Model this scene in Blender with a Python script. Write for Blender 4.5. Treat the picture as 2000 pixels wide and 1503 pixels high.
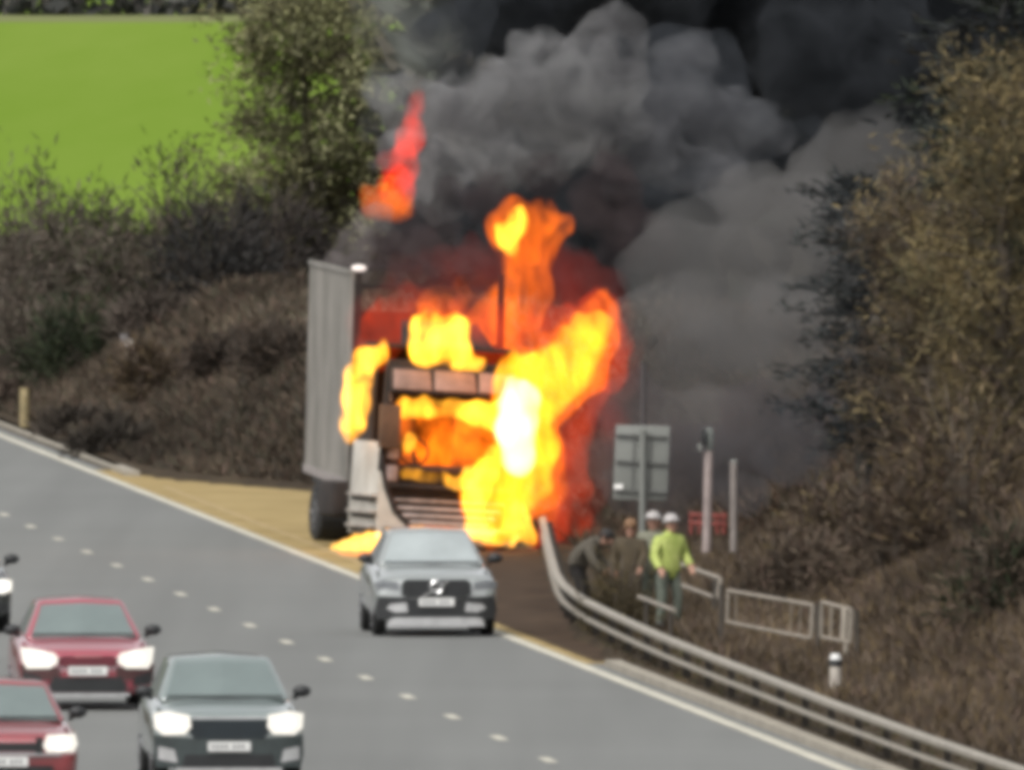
import bpy, bmesh, math, random
import numpy as np
from mathutils import Vector, Matrix, noise as mnoise

for o in list(bpy.data.objects):
    bpy.data.objects.remove(o)
SC = bpy.context.scene
COL = SC.collection
R = math.radians
random.seed(7)
RNG = np.random.default_rng(7)

# ------------------------------------------------------------------ camera, sky, sun, exposure
F = 59000.0          # focal length in photo pixels (2000 wide): a very long lens from a bridge
H = 11.1             # camera height above the carriageway
HZ = 227.0           # the horizon lies this many photo pixels above the frame
cam_d = bpy.data.cameras.new('camera')
cam_d.sensor_width = 36.0
cam_d.lens = 36.0 * F / 2000.0
cam_d.clip_start = 1.0
cam_d.clip_end = 9000.0
cam = bpy.data.objects.new('camera', cam_d)
COL.objects.link(cam)
cam.location = (0, 0, H)
cam.rotation_euler = (R(90) - math.atan((751.5 + HZ) / F), 0, 0)
SC.camera = cam

W = bpy.data.worlds.new('World')
SC.world = W
W.use_nodes = True
wn = W.node_tree
wn.nodes.clear()
SUN_EL, SUN_AZ = R(52), R(215)
sky = wn.nodes.new('ShaderNodeTexSky')
sky.sky_type = 'NISHITA'
sky.sun_disc = False
sky.sun_elevation = SUN_EL
sky.sun_rotation = SUN_AZ
sky.air_density = 1.0
sky.dust_density = 4.0
sky.ozone_density = 1.0
hs = wn.nodes.new('ShaderNodeHueSaturation')
hs.inputs['Saturation'].default_value = 0.10       # cloud cover: nearly neutral
bg = wn.nodes.new('ShaderNodeBackground')
bg.inputs['Strength'].default_value = 0.12
wo = wn.nodes.new('ShaderNodeOutputWorld')
wn.links.new(sky.outputs[0], hs.inputs['Color'])
wn.links.new(hs.outputs[0], bg.inputs['Color'])
wn.links.new(bg.outputs[0], wo.inputs['Surface'])

sun_d = bpy.data.lights.new('sun', 'SUN')
sun_d.energy = 1.1
sun_d.angle = R(25)
sun_d.color = (1.0, 0.96, 0.90)
sun = bpy.data.objects.new('sun', sun_d)
COL.objects.link(sun)
# the lamp shines from behind the camera, to the left, matching the sky's sun
_d = Vector((math.sin(SUN_AZ) * math.cos(SUN_EL), math.cos(SUN_AZ) * math.cos(SUN_EL), math.sin(SUN_EL)))
sun.rotation_euler = _d.to_track_quat('Z', 'Y').to_euler()

SC.view_settings.view_transform = 'Standard'
SC.view_settings.look = 'None'
SC.view_settings.exposure = 0.9
SC.view_settings.gamma = 1.0
SC.view_settings.use_curve_mapping = False
SC.render.engine = 'CYCLES'
SC.cycles.use_denoising = True
SC.cycles.max_bounces = 8
SC.cycles.diffuse_bounces = 3
SC.cycles.glossy_bounces = 3
SC.cycles.transparent_max_bounces = 24
SC.cycles.volume_bounces = 3
SC.cycles.volume_step_rate = 0.35
SC.cycles.volume_max_steps = 256
SC.cycles.filter_width = 6.5          # the soft look of a heavily cropped phone picture

# ------------------------------------------------------------------ helpers
def P(px, py, Y):
    """photo pixel at distance Y -> world point"""
    return Vector(((px - 1000.0) * Y / F, Y, H - (py + HZ) * Y / F))

def G(px, py, z=0.0):
    """photo pixel -> world point on the level z"""
    Y = F * (H - z) / (py + HZ)
    return Vector(((px - 1000.0) * Y / F, Y, z))

def lin(r, g, b, k=1.0):
    f = lambda c: ((c / 255.0) / 12.92 if c / 255.0 <= 0.04045 else ((c / 255.0 + 0.055) / 1.055) ** 2.4)
    return (f(r) * k, f(g) * k, f(b) * k)

def tag(o, label=None, cat=None, group=None, kind=None):
    if label: o['label'] = label
    if cat: o['category'] = cat
    if group: o['group'] = group
    if kind: o['kind'] = kind
    return o

def empty(name, loc, rz=0.0):
    o = bpy.data.objects.new(name, None)
    COL.objects.link(o)
    o.location = loc
    o.rotation_euler = (0, 0, rz)
    return o

def link_mesh(name, me, m, parent=None, loc=None):
    o = bpy.data.objects.new(name, me)
    COL.objects.link(o)
    if m is not None:
        me.materials.clear()
        for mm in (m if isinstance(m, (list, tuple)) else [m]):
            me.materials.append(mm)
    if parent is not None: o.parent = parent
    if loc is not None: o.location = loc
    return o

class MB:
    """gathers shapes, then links them as ONE mesh object"""
    def __init__(s):
        s.v, s.f = [], []
    def add(s, vs, fs):
        n = len(s.v)
        s.v += [tuple(v) for v in vs]
        s.f += [tuple(i + n for i in f) for f in fs]
        return s
    def box(s, c, d, rot=None):
        x, y, z = (d[0] / 2, d[1] / 2, d[2] / 2)
        vs = [Vector((sx * x, sy * y, sz * z)) for sz in (-1, 1) for sy in (-1, 1) for sx in (-1, 1)]
        if rot is not None: vs = [rot @ v for v in vs]
        vs = [v + Vector(c) for v in vs]
        return s.add(vs, [(0, 2, 3, 1), (4, 5, 7, 6), (0, 1, 5, 4), (2, 6, 7, 3), (0, 4, 6, 2), (1, 3, 7, 5)])
    def tube(s, p0, p1, r0, r1=None, n=8):
        r1 = r0 if r1 is None else r1
        p0, p1 = Vector(p0), Vector(p1)
        q = (p1 - p0).to_track_quat('Z', 'Y')
        vs = []
        for p, r in ((p0, r0), (p1, r1)):
            for i in range(n):
                a = 2 * math.pi * i / n
                vs.append(p + q @ Vector((r * math.cos(a), r * math.sin(a), 0)))
        fs = [(i, (i + 1) % n, n + (i + 1) % n, n + i) for i in range(n)]
        fs += [tuple(range(n - 1, -1, -1)), tuple(range(n, 2 * n))]
        return s.add(vs, fs)
    def loft(s, secs, cap=True):
        n = len(secs[0])
        vs = [p for sec in secs for p in sec]
        fs = []
        for k in range(len(secs) - 1):
            for i in range(n):
                j = (i + 1) % n
                fs.append((k * n + i, k * n + j, (k + 1) * n + j, (k + 1) * n + i))
        if cap:
            fs.append(tuple(range(n - 1, -1, -1)))
            fs.append(tuple((len(secs) - 1) * n + i for i in range(n)))
        return s.add(vs, fs)
    def prism(s, poly, yf, depth):
        """outline in x,z wrapped over the curve y = yf(x); the back lies depth behind it"""
        bm = bmesh.new()
        bm.faces.new([bm.verts.new((x, 0, z)) for x, z in poly])
        lo, hi = min(q[0] for q in poly), max(q[0] for q in poly)
        n = max(1, int((hi - lo) / .09))
        for i in range(1, n):
            bmesh.ops.bisect_plane(bm, geom=bm.verts[:] + bm.edges[:] + bm.faces[:], plane_co=(lo + (hi - lo) * i / n, 0, 0), plane_no=(1, 0, 0))
        r = bmesh.ops.extrude_face_region(bm, geom=bm.faces[:])
        back = {g for g in r['geom'] if isinstance(g, bmesh.types.BMVert)}
        for v in bm.verts: v.co.y = yf(v.co.x) + (depth if v in back else 0)
        bm.verts.index_update()
        s.add([v.co.copy() for v in bm.verts], [[v.index for v in f.verts] for f in bm.faces])
        bm.free()
        return s
    def ball(s, c, r, n=10, m=7):
        c = Vector(c)
        rx, ry, rz = (r, r, r) if not hasattr(r, '__len__') else r
        secs = []
        for k in range(m):
            t = math.pi * (k + 0.5) / m - math.pi / 2
            secs.append([(c.x + rx * math.cos(t) * math.cos(2 * math.pi * i / n),
                          c.y + ry * math.cos(t) * math.sin(2 * math.pi * i / n),
                          c.z + rz * math.sin(t)) for i in range(n)])
        return s.loft(secs)
    def build(s, name, m, parent=None, bevel=0.0, smooth=False, loc=None):
        me = bpy.data.meshes.new(name)
        me.from_pydata(s.v, [], s.f)
        bm = bmesh.new(); bm.from_mesh(me)
        bmesh.ops.recalc_face_normals(bm, faces=bm.faces)
        bm.to_mesh(me); bm.free()
        if smooth:
            me.polygons.foreach_set('use_smooth', [True] * len(me.polygons))
        o = link_mesh(name, me, m, parent, loc)
        if bevel:
            b = o.modifiers.new('bevel', 'BEVEL')
            b.width = bevel; b.segments = 3; b.limit_method = 'ANGLE'; b.angle_limit = R(30)
            me.polygons.foreach_set('use_smooth', [True] * len(me.polygons))
        return o

# ------------------------------------------------------------------ materials
def nodes(m):
    m.use_nodes = True
    return m.node_tree.nodes, m.node_tree.links

def mat(name, c, rough=0.6, metal=0.0, var=0.25, scale=3.0, bump=0.0, spec=0.5, c2=None, coat=0.0, vec='Object'):
    """a base colour with fine grain and broad wear"""
    m = bpy.data.materials.new(name)
    n, l = nodes(m)
    b = n['Principled BSDF']
    b.inputs['Roughness'].default_value = rough
    b.inputs['Metallic'].default_value = metal
    b.inputs['Specular IOR Level'].default_value = spec
    b.inputs['Coat Weight'].default_value = coat
    if coat >= .9: b.inputs['Coat IOR'].default_value = 1.9
    tc = n.new('ShaderNodeTexCoord')
    t1 = n.new('ShaderNodeTexNoise'); t1.inputs['Scale'].default_value = scale
    t1.inputs['Detail'].default_value = 6; t1.inputs['Roughness'].default_value = 0.65
    l.new(tc.outputs[vec], t1.inputs['Vector'])
    rp = n.new('ShaderNodeValToRGB')
    rp.color_ramp.elements[0].position = 0.32; rp.color_ramp.elements[1].position = 0.70
    c2 = c2 or tuple(min(1, x * (1 + var)) for x in c)
    rp.color_ramp.elements[0].color = (*[x * (1 - var) for x in c], 1)
    rp.color_ramp.elements[1].color = (*c2, 1)
    l.new(t1.outputs['Fac'], rp.inputs['Fac'])
    l.new(rp.outputs['Color'], b.inputs['Base Color'])
    if bump:
        bp = n.new('ShaderNodeBump'); bp.inputs['Strength'].default_value = bump
        bp.inputs['Distance'].default_value = 0.05
        l.new(t1.outputs['Fac'], bp.inputs['Height']); l.new(bp.outputs[0], b.inputs['Normal'])
    return m

def mat_attr(name, rough=0.85):
    """colour of each leaf, twig or blade comes from its own attribute"""
    m = bpy.data.materials.new(name)
    n, l = nodes(m)
    b = n['Principled BSDF']
    b.inputs['Roughness'].default_value = rough
    b.inputs['Specular IOR Level'].default_value = 0.2
    a = n.new('ShaderNodeAttribute'); a.attribute_name = 'Col'
    l.new(a.outputs['Color'], b.inputs['Base Color'])
    return m

def mat_lamp(name, c, s):
    m = bpy.data.materials.new(name)
    n, l = nodes(m)
    b = n['Principled BSDF']
    b.inputs['Base Color'].default_value = (.3, .3, .28, 1)
    b.inputs['Emission Color'].default_value = (*c, 1)
    b.inputs['Emission Strength'].default_value = s
    return m

def patchy(n, l, scale, lo, hi, out, zs=1.0, detail=4, dist=.6):
    """an uneven amount of gas: noise in world space, clear below lo and full above hi"""
    g = n.new('ShaderNodeNewGeometry')
    mp = n.new('ShaderNodeMapping'); mp.inputs['Scale'].default_value = (1, 1, zs)
    l.new(g.outputs['Position'], mp.inputs['Vector'])
    t = n.new('ShaderNodeTexNoise'); t.inputs['Scale'].default_value = scale
    t.inputs['Detail'].default_value = detail; t.inputs['Roughness'].default_value = .6
    t.inputs['Distortion'].default_value = dist
    l.new(mp.outputs[0], t.inputs['Vector'])
    r = n.new('ShaderNodeMapRange'); r.interpolation_type = 'SMOOTHSTEP'
    r.inputs['From Min'].default_value = lo; r.inputs['From Max'].default_value = hi
    r.inputs['To Min'].default_value = 0.0; r.inputs['To Max'].default_value = out
    l.new(t.outputs['Fac'], r.inputs['Value'])
    return r.outputs[0]

def mat_smoke(name, albedo, density, rough=None, sooty=None):
    """soot in air; rough = (noise scale, clear below, full above)"""
    m = bpy.data.materials.new(name)
    n, l = nodes(m)
    n.remove(n['Principled BSDF'])
    a = n.new('ShaderNodeVolumeScatter'); a.inputs['Color'].default_value = (*albedo, 1)
    b = n.new('ShaderNodeVolumeAbsorption'); b.inputs['Color'].default_value = (*albedo, 1)
    for q in (a, b):
        q.inputs['Density'].default_value = density
    if rough:
        d = patchy(n, l, rough[0], rough[1], rough[2], density)
        l.new(d, a.inputs['Density']); l.new(d, b.inputs['Density'])
    if sooty:      # streaks of blacker soot mixed into the paler smoke
        mx = n.new('ShaderNodeMix'); mx.data_type = 'RGBA'
        mx.inputs[6].default_value = (*sooty, 1); mx.inputs[7].default_value = (*albedo, 1)
        l.new(patchy(n, l, .85, .36, .62, 1.0, 1.3, 5, 1.2), mx.inputs[0])
        l.new(mx.outputs[2], a.inputs['Color']); l.new(mx.outputs[2], b.inputs['Color'])
    s = n.new('ShaderNodeAddShader')
    l.new(a.outputs[0], s.inputs[0]); l.new(b.outputs[0], s.inputs[1])
    l.new(s.outputs[0], n['Material Output'].inputs['Volume'])
    return m

def mat_fire(name, c, s, soot=0.6, rough=(2.2, .36, .62)):
    """glowing gas: the deeper and denser the flame, the more light it adds up to"""
    m = bpy.data.materials.new(name)
    n, l = nodes(m)
    n.remove(n['Principled BSDF'])
    e = n.new('ShaderNodeEmission'); e.inputs['Color'].default_value = (*c, 1)
    e.inputs['Strength'].default_value = s
    if rough:
        l.new(patchy(n, l, rough[0], rough[1], rough[2], s, .5, 4, .9), e.inputs['Strength'])
    b = n.new('ShaderNodeVolumeAbsorption'); b.inputs['Color'].default_value = (0.02, 0.02, 0.02, 1)
    b.inputs['Density'].default_value = soot
    a = n.new('ShaderNodeAddShader')
    l.new(e.outputs[0], a.inputs[0]); l.new(b.outputs[0], a.inputs[1])
    l.new(a.outputs[0], n['Material Output'].inputs['Volume'])
    return m

# ------------------------------------------------------------------ ground, road, lay-by
def edge_x(Y):
    return 4.17 - (Y - 378.6) * 0.0631
def sm(a, b, x):
    t = min(1, max(0, (x - a) / (b - a)))
    return t * t * (3 - 2 * t)
LB = [(0, .45), (428, .45), (446, 1.0), (459, 1.72), (480, 2.8), (503, 4.15), (530, 4.9), (542, 4.4), (552, 3.1), (563, 1.1), (571, .45), (9999, .45)]
def lb(Y):
    """offset from the edge line to the back of the kerb or of the lay-by"""
    for (a, va), (b, vb) in zip(LB, LB[1:]):
        if a <= Y <= b:
            return va + (vb - va) * (Y - a) / (b - a)
def hn(x, y, s=1.0):
    return mnoise.noise((x * s, y * s, 3.7))
def ground_z(o, Y):
    """height of the ground, o metres to the right of the edge line"""
    X = edge_x(Y) + o
    b = lb(Y)
    if o < b + .02:
        return -0.12
    e = o - b
    near = 1 - sm(487, 532, Y)
    flat = 1.0 + 2.6 * near
    z = 0.10 + max(0, e - flat) * (0.62 - .14 * near)
    top = 2.7 - .6 * near
    if z > top: z = top + (z - top) * 0.02
    z += min(1, max(0, e - .8)) * (0.10 * hn(X, Y * .25, .5) + .05 * hn(X, Y * .4, 1.7))
    far = sm(640, 700, Y)
    return z * (1 - far) + (3.0 + max(0, Y - 700) * .0058) * far

def grid(name, os_, ys, zf, m):
    vs, fs = [], []
    for y in ys:
        for o in os_:
            vs.append((edge_x(y) + o, y, zf(o, y)))
    n = len(os_)
    for j in range(len(ys) - 1):
        for i in range(n - 1):
            a = j * n + i
            fs.append((a, a + 1, a + n + 1, a + n))
    me = bpy.data.meshes.new(name)
    me.from_pydata(vs, [], fs)
    me.polygons.foreach_set('use_smooth', [True] * len(fs))
    return link_mesh(name, me, m)

M_earth = mat('bank_earth', (.042, .030, .020), .95, scale=.5, var=.45, bump=.5, spec=.1, c2=(.062, .046, .028))
M_field = mat('field_crop', (.120, .198, .024), .9, scale=.06, var=.07, spec=0, c2=(.150, .212, .040))
_n, _l = nodes(M_field)
_mp = _n.new('ShaderNodeMapping'); _mp.inputs['Scale'].default_value = (1, .03, 1)
_t = [x for x in _n if x.type == 'TEX_NOISE'][0]; _s = _t.inputs['Vector'].links[0].from_socket
_l.new(_s, _mp.inputs['Vector']); _l.new(_mp.outputs[0], _t.inputs['Vector'])
M_far = mat('far_ground', (.05, .06, .035), .95, scale=.01)
M_road = mat('asphalt', (.122, .125, .119), .85, spec=.4, scale=.12, var=.05, bump=.05, c2=(.130, .133, .127))
# wheel tracks and patches run along the carriageway
_n, _l = nodes(M_road)
_tc = [x for x in _n if x.type == 'TEX_COORD'][0]
_mp = _n.new('ShaderNodeMapping'); _mp.inputs['Rotation'].default_value = (0, 0, -math.atan(.0631)); _mp.inputs['Scale'].default_value = (.75, .012, 1)
_l.new(_tc.outputs['Object'], _mp.inputs['Vector'])
_t = _n.new('ShaderNodeTexNoise'); _t.inputs['Scale'].default_value = 1.0; _t.inputs['Detail'].default_value = 3
_l.new(_mp.outputs[0], _t.inputs['Vector'])
_r = _n.new('ShaderNodeMapRange'); _r.inputs['From Min'].default_value = .3; _r.inputs['From Max'].default_value = .7
_r.inputs['To Min'].default_value = .88; _r.inputs['To Max'].default_value = 1.12
_l.new(_t.outputs['Fac'], _r.inputs['Value'])
_m = _n.new('ShaderNodeMix'); _m.data_type = 'RGBA'; _m.blend_type = 'MULTIPLY'; _m.inputs[0].default_value = 1.0
_b = _n['Principled BSDF']; _src = _b.inputs['Base Color'].links[0].from_socket
_l.new(_src, _m.inputs[6]); _l.new(_r.outputs[0], _m.inputs[7]); _l.new(_m.outputs[2], _b.inputs['Base Color'])
M_layby = mat('layby_surface', (.26, .185, .068), .9, scale=.5, var=.25, bump=.1, spec=.2, c2=(.33, .25, .115))  # orange surfacing, its yellow raised to put fire glow into the colour
M_paint = mat('road_paint', (.42, .40, .33), .7, scale=1.5, var=.3)
M_kerb = mat('concrete_kerb', (.26, .235, .19), .9, scale=2.5, var=.3)
M_mud = mat('bare_mud', (.045, .028, .018), .95, scale=1.2, var=.5, bump=.5, spec=.1, c2=(.075, .05, .032))

os_ = [-90, -40, -20, -12.5, -12.3, -6, -.5] + [i * .25 for i in range(0, 60)] + [15 + i * 1.0 for i in range(0, 30)] + [45, 60, 90, 140, 200, 300]
ys = [200, 260, 300, 340] + [350 + i * 2.5 for i in range(0, 140)]
verge = tag(grid('verge_ground', os_, ys, lambda o, y: (ground_z(o, y) if o > -12.4 else .1 + min(3, (-12.4 - o) * .1)), M_earth), kind='structure')
yl = ys[-1]
ysf = [yl, 705, 720, 760, 820, 900, 1000, 1100, 1200, 1260]
osf = [-300, -150, -60, -20, 0, 20, 60, 100, 150, 200, 300, 450]
field = tag(grid('crop_field', osf, ysf, lambda o, y: 3.0 + max(0, y - 700) * .0058 + .04 * hn(o, y, .02) - (.25 if y == yl else 0), M_field), kind='structure')
M_margin = mat('field_margin', (.15, .165, .075), .95, scale=.1, var=.15, spec=0)
tag(grid('field_margin', osf, [1150, 1175, 1193], lambda o, y: 3.06 + (y - 700) * .0058 + (-.3 if y == 1150 else 0), M_margin), kind='structure')
tag(grid('far_ground', [-6000, -3000, -1000, -300, 0, 450, 1000, 3000, 6000], [1260, 1600, 2200, 3500, 6000, 8500],
         lambda o, y: 6.2 + (y - 1260) * .02, M_far), kind='structure')
tag(grid('plain', [-6000, -2500, -900, -300, -90], [200, 500, 1260], lambda o, y: .5 + (y > 700) * 5.5, M_far), kind='structure')
tag(grid('plain', [300, 900, 2500, 6000], [200, 500, 690, 1260], lambda o, y: 2.9 + (y > 700) * 3.2, M_far), kind='structure')

def ribbon(name, f0, f1, ys, z, m, thick=0.0, kind='structure'):
    vs, fs = [], []
    for y in ys:
        a, b = f0(y), f1(y)
        vs += [(edge_x(y) + a, y, z), (edge_x(y) + b, y, z)]
        if thick: vs += [(edge_x(y) + b, y, z - thick), (edge_x(y) + a, y, z - thick)]
    k = 4 if thick else 2
    for j in range(len(ys) - 1):
        for i in range(k if thick else 1):
            a, b = j * k + i, j * k + (i + 1) % k
            fs.append((a, b, b + k, a + k))
    if thick:
        fs.append((0, 1, 2, 3)); e = (len(ys) - 1) * k; fs.append((e + 3, e + 2, e + 1, e))
    me = bpy.data.meshes.new(name); me.from_pydata(vs, [], fs)
    bm = bmesh.new(); bm.from_mesh(me); bmesh.ops.recalc_face_normals(bm, faces=bm.faces); bm.to_mesh(me); bm.free()
    return tag(link_mesh(name, me, m), kind=kind)

ry = [200 + i * 10 for i in range(51)]
ribbon('road', lambda y: -12.2, lambda y: .12, ry, 0.0, M_road)
ly = [430 + i * 2.0 for i in range(72)]
ribbon('layby', lambda y: .12, lambda y: max(.13, lb(y)), ly, 0.004, M_layby)
ribbon('road_shoulder', lambda y: .12, lambda y: .45, [200, 300, 430], 0.0, M_road)
ribbon('road_shoulder', lambda y: .12, lambda y: .45, [572, 620, 690], 0.0, M_road)
# bare mud over the tail of the lay-by
ribbon('mud_patch', lambda y: .32 + 1.1 * sm(468, 484, y), lambda y: max(.34, lb(y) + .8), [431 + i * 2 for i in range(37)], .008, M_mud)
ribbon('edge_line', lambda y: -.10, lambda y: .10, ry, .008, M_paint)
ribbon('kerb', lambda y: .30, lambda y: .52, [300, 340, 380, 400, 428.5], .10, M_kerb, .22)
ribbon('kerb', lambda y: .42, lambda y: .68, [566, 580, 620, 690], .10, M_kerb, .22)
ribbon('layby_line', lambda y: .55, lambda y: .68, [490, 500, 520, 556], .010, mat('faded_line', (.30, .22, .10), .9))
# lane dashes, each a thing of its own kind of marking
def dash(o, Y, n):
    d = ribbon('lane_dash', lambda y: o - .075, lambda y: o + .075, [Y - 1.0, Y + 1.0], .006, M_paint)
for k in range(-6, 25):
    dash(-3.45 + .0, 382.8 + k * 9.93, k)
for k in range(-6, 25):
    dash(-6.95, 386.5 + k * 9.93, k)

# ------------------------------------------------------------------ plants
def leaf_mesh(name, pos, dirs, length, width, cols, parent, m, kind=None, curl=0.0):
    """one tapered blade per row: three corners, its own colour"""
    n = len(pos)
    rnd = RNG.normal(size=(n, 3))
    side = np.cross(dirs, rnd); side /= (np.linalg.norm(side, axis=1, keepdims=True) + 1e-9)
    length = np.asarray(length).reshape(-1, 1); width = np.asarray(width).reshape(-1, 1)
    v = np.empty((n, 4, 3))
    v[:, 0] = pos
    v[:, 1] = pos + dirs * length * .5 + side * width * .5
    v[:, 2] = pos + dirs * length
    v[:, 3] = pos + dirs * length * .5 - side * width * .5
    me = bpy.data.meshes.new(name)
    me.vertices.add(n * 4); me.vertices.foreach_set('co', v.reshape(-1).astype(np.float32))
    me.loops.add(n * 4); me.loops.foreach_set('vertex_index', np.arange(n * 4, dtype=np.int32))
    me.polygons.add(n); me.polygons.foreach_set('loop_start', np.arange(0, n * 4, 4, dtype=np.int32))
    me.update(calc_edges=True)
    a = me.color_attributes.new('Col', 'FLOAT_COLOR', 'POINT')
    c = np.ones((n, 4, 4), np.float32); c[:, :, :3] = np.asarray(cols).reshape(n, 1, 3)
    a.data.foreach_set('color', c.reshape(-1))
    o = link_mesh(name, me, m, parent)
    if kind: o['kind'] = kind
    return o

M_leaf = mat_attr('leaf_and_twig')
M_bark = mat('bark', (.075, .06, .045), .95, scale=4, var=.4, bump=.4)
M_bark_dark = mat('dark_bark', (.025, .025, .024), .95, scale=4, var=.4, bump=.4)

def pick(cols, n):
    cols = np.array(cols)
    c = cols[RNG.integers(0, len(cols), n)]
    return c * RNG.uniform(.82, 1.18, (n, 1))

def unit(v):
    return v / (np.linalg.norm(v, axis=1, keepdims=True) + 1e-9)

def shrub(label, base, h, rx, ry, cols, n=1400, name='shrub', group=None, cat='shrub', stems=9, fine=.05):
    root = empty(name, base)
    tag(root, label, cat, group)
    mb = MB()
    tips = []
    for i in range(stems):
        a = RNG.uniform(0, 2 * math.pi); q = RNG.uniform(.2, .9)
        p1 = Vector((math.cos(a) * rx * q * .5, math.sin(a) * ry * q * .5, h * RNG.uniform(.45, .7)))
        p2 = Vector((math.cos(a) * rx * q, math.sin(a) * ry * q, h * RNG.uniform(.75, 1.0)))
        mb.tube((p1.x * .15, p1.y * .15, -.25), p1, .03 + .008 * h, .02, 5); mb.tube(p1, p2, .02, .006, 5)
    mb.build('stem', M_bark, root)
    # clumps spread through the crown's volume
    nc = max(10, int(n / 90))
    cc = RNG.normal(size=(nc, 3)); cc = unit(cc) * RNG.uniform(.35, 1.0, (nc, 1)) ** .6
    cc[:, 2] = np.abs(cc[:, 2]) * RNG.uniform(.5, 1.1, nc)
    idx = RNG.integers(0, nc, n)
    loc = cc[idx] + RNG.normal(size=(n, 3)) * .17
    pos = loc * np.array([rx, ry, h * .9]) + np.array([0, 0, .02])
    pos[:, 2] = np.maximum(pos[:, 2], -.1)
    d = unit(loc * np.array([1, 1, 1.2]) + RNG.normal(size=(n, 3)) * .8 + np.array([0, 0, .35]))
    tone = RNG.uniform(.75, 1.25, nc)[idx][:, None]
    leaf_mesh('foliage', pos, d, RNG.uniform(.5, 1.5, n) * fine * 6, RNG.uniform(.6, 1.4, n) * fine, pick(cols, n) * tone, root, M_leaf)
    return root

def tree(label, base, h, crown, cols, n, name, group=None, rounded=False, bark=None, layered=.0, trunk_r=.16, low=.25, leaf=(.45, .07), limbs=18, lean=0.0, tone_var=.4):
    """trunk and limbs, each limb carrying sprays of leaf-sized blades"""
    root = empty(name, base)
    tag(root, label, 'tree', group)
    mb = MB()
    rx, ry = crown
    segs = 7
    pts = [Vector((lean * (i / segs) ** 1.3 * h + RNG.normal() * .06 * i / 3, RNG.normal() * .06, h * .94 * i / segs - .3 * (i == 0))) for i in range(segs + 1)]
    for i in range(segs):
        mb.tube(pts[i], pts[i + 1], trunk_r * (1 - i / segs) + .02, trunk_r * (1 - (i + 1) / segs) + .02, 8)
    mb.build('trunk', bark or M_bark, root)
    lb_ = MB(); cen = []
    for k in range(limbs):
        f = low + (1 - low) * (k + RNG.uniform(0, .8)) / limbs
        f = min(.97, f)
        i = min(segs - 1, int(f / .94 * segs)); t = f / .94 * segs - i
        p = pts[i].lerp(pts[i + 1], min(1, t))
        a = k * 2.4 + RNG.uniform(-.4, .4)
        prof = math.sin(math.pi * min(1, (f - low * .6) / (1.08 - low * .6)) ** .8) * .75 + .28
        if rounded: prof = max(.25, 1 - ((f - .52) / .56) ** 2) ** .5
        L = prof * RNG.uniform(.7, 1.15)
        up = (0.05 if layered else .45) * h * .12 * RNG.uniform(.2, 1.4)
        mid = p + Vector((math.cos(a) * rx * L * .5, math.sin(a) * ry * L * .5, up * (1.2 if not layered else .3)))
        end = p + Vector((math.cos(a) * rx * L, math.sin(a) * ry * L, up * (1.9 if not layered else -.2)))
        r0 = trunk_r * .42 * (1 - f) + .02
        lb_.tube(p, mid, r0, r0 * .6, 6); lb_.tube(mid, end, r0 * .6, .008, 5)
        for s in range(9):
            q = RNG.uniform(.25, 1.05)
            c = p.lerp(mid, q * 2) if q < .5 else mid.lerp(end, (q - .5) * 2)
            off = Vector((RNG.normal() * rx * .16, RNG.normal() * ry * .16, RNG.normal() * h * (.018 if layered else .04)))
            tip = c + off
            lb_.tube(c, tip, .012, .004, 4)
            cen.append((tip.x, tip.y, tip.z))
    lb_.build('limbs', bark or M_bark, root)
    cen = np.array(cen); nc = len(cen)
    keep = RNG.uniform(0, 1, nc) < .86
    cen = cen[keep]; nc = len(cen)
    idx = RNG.integers(0, nc, n)
    spread = np.array([rx * .13, ry * .13, h * (.012 if layered else .035)])
    loc = RNG.normal(size=(n, 3)) * spread
    pos = cen[idx] + loc
    outw = cen[idx] * np.array([1, 1, 0])
    d = unit(unit(outw) * .6 + RNG.normal(size=(n, 3)) * np.array([1, 1, .35 if layered else 1]) * .7 + np.array([0, 0, .25]))
    tone = RNG.uniform(1 - tone_var, 1 + tone_var, nc)[idx][:, None]
    base_c = np.array(cols)[RNG.integers(0, len(cols), nc)][idx]
    mix = pick(cols, n)
    c = (base_c * .7 + mix * .3) * tone
    leaf_mesh('crown', pos, d, RNG.uniform(.5, 1.4, n) * leaf[0], RNG.uniform(.6, 1.4, n) * leaf[1], c, root, M_leaf)
    return root

def undergrowth(name, n, sampler, cols, length, width, lean=.8):
    pos = np.empty((n, 3)); k = 0
    while k < n:
        o, Y = sampler()
        z = ground_z(o, Y)
        if z < .05: continue
        pos[k] = (edge_x(Y) + o, Y, z - .03); k += 1
    d = unit(RNG.normal(size=(n, 3)) * np.array([lean, lean, .3]) + np.array([0, 0, 1.0]))
    cl = np.array([mnoise.noise((p[0] * .6, p[1] * .25, 0)) for p in pos])[:, None]
    big = np.array([mnoise.noise((p[0] * .35 + 9, p[1] * .06, 4.0)) for p in pos])[:, None]
    c = pick(cols, n) * (1 + .45 * cl) * (1 + .75 * big)
    o = leaf_mesh(name, pos, d, RNG.uniform(.5, 1.4, n) * length * (1 + .5 * cl[:, 0]), RNG.uniform(.6, 1.5, n) * width, np.clip(c, .004, 1), None, M_leaf, 'stuff')
    return o

BROWN = [(.066, .049, .035), (.076, .057, .041), (.056, .044, .034), (.084, .064, .045), (.072, .049, .037)]
STRAW = [(.095, .068, .036), (.07, .05, .026), (.055, .038, .022), (.12, .09, .052)]
OLIVE = [(.045, .046, .018), (.06, .056, .022), (.035, .036, .014), (.07, .068, .026)]
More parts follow.
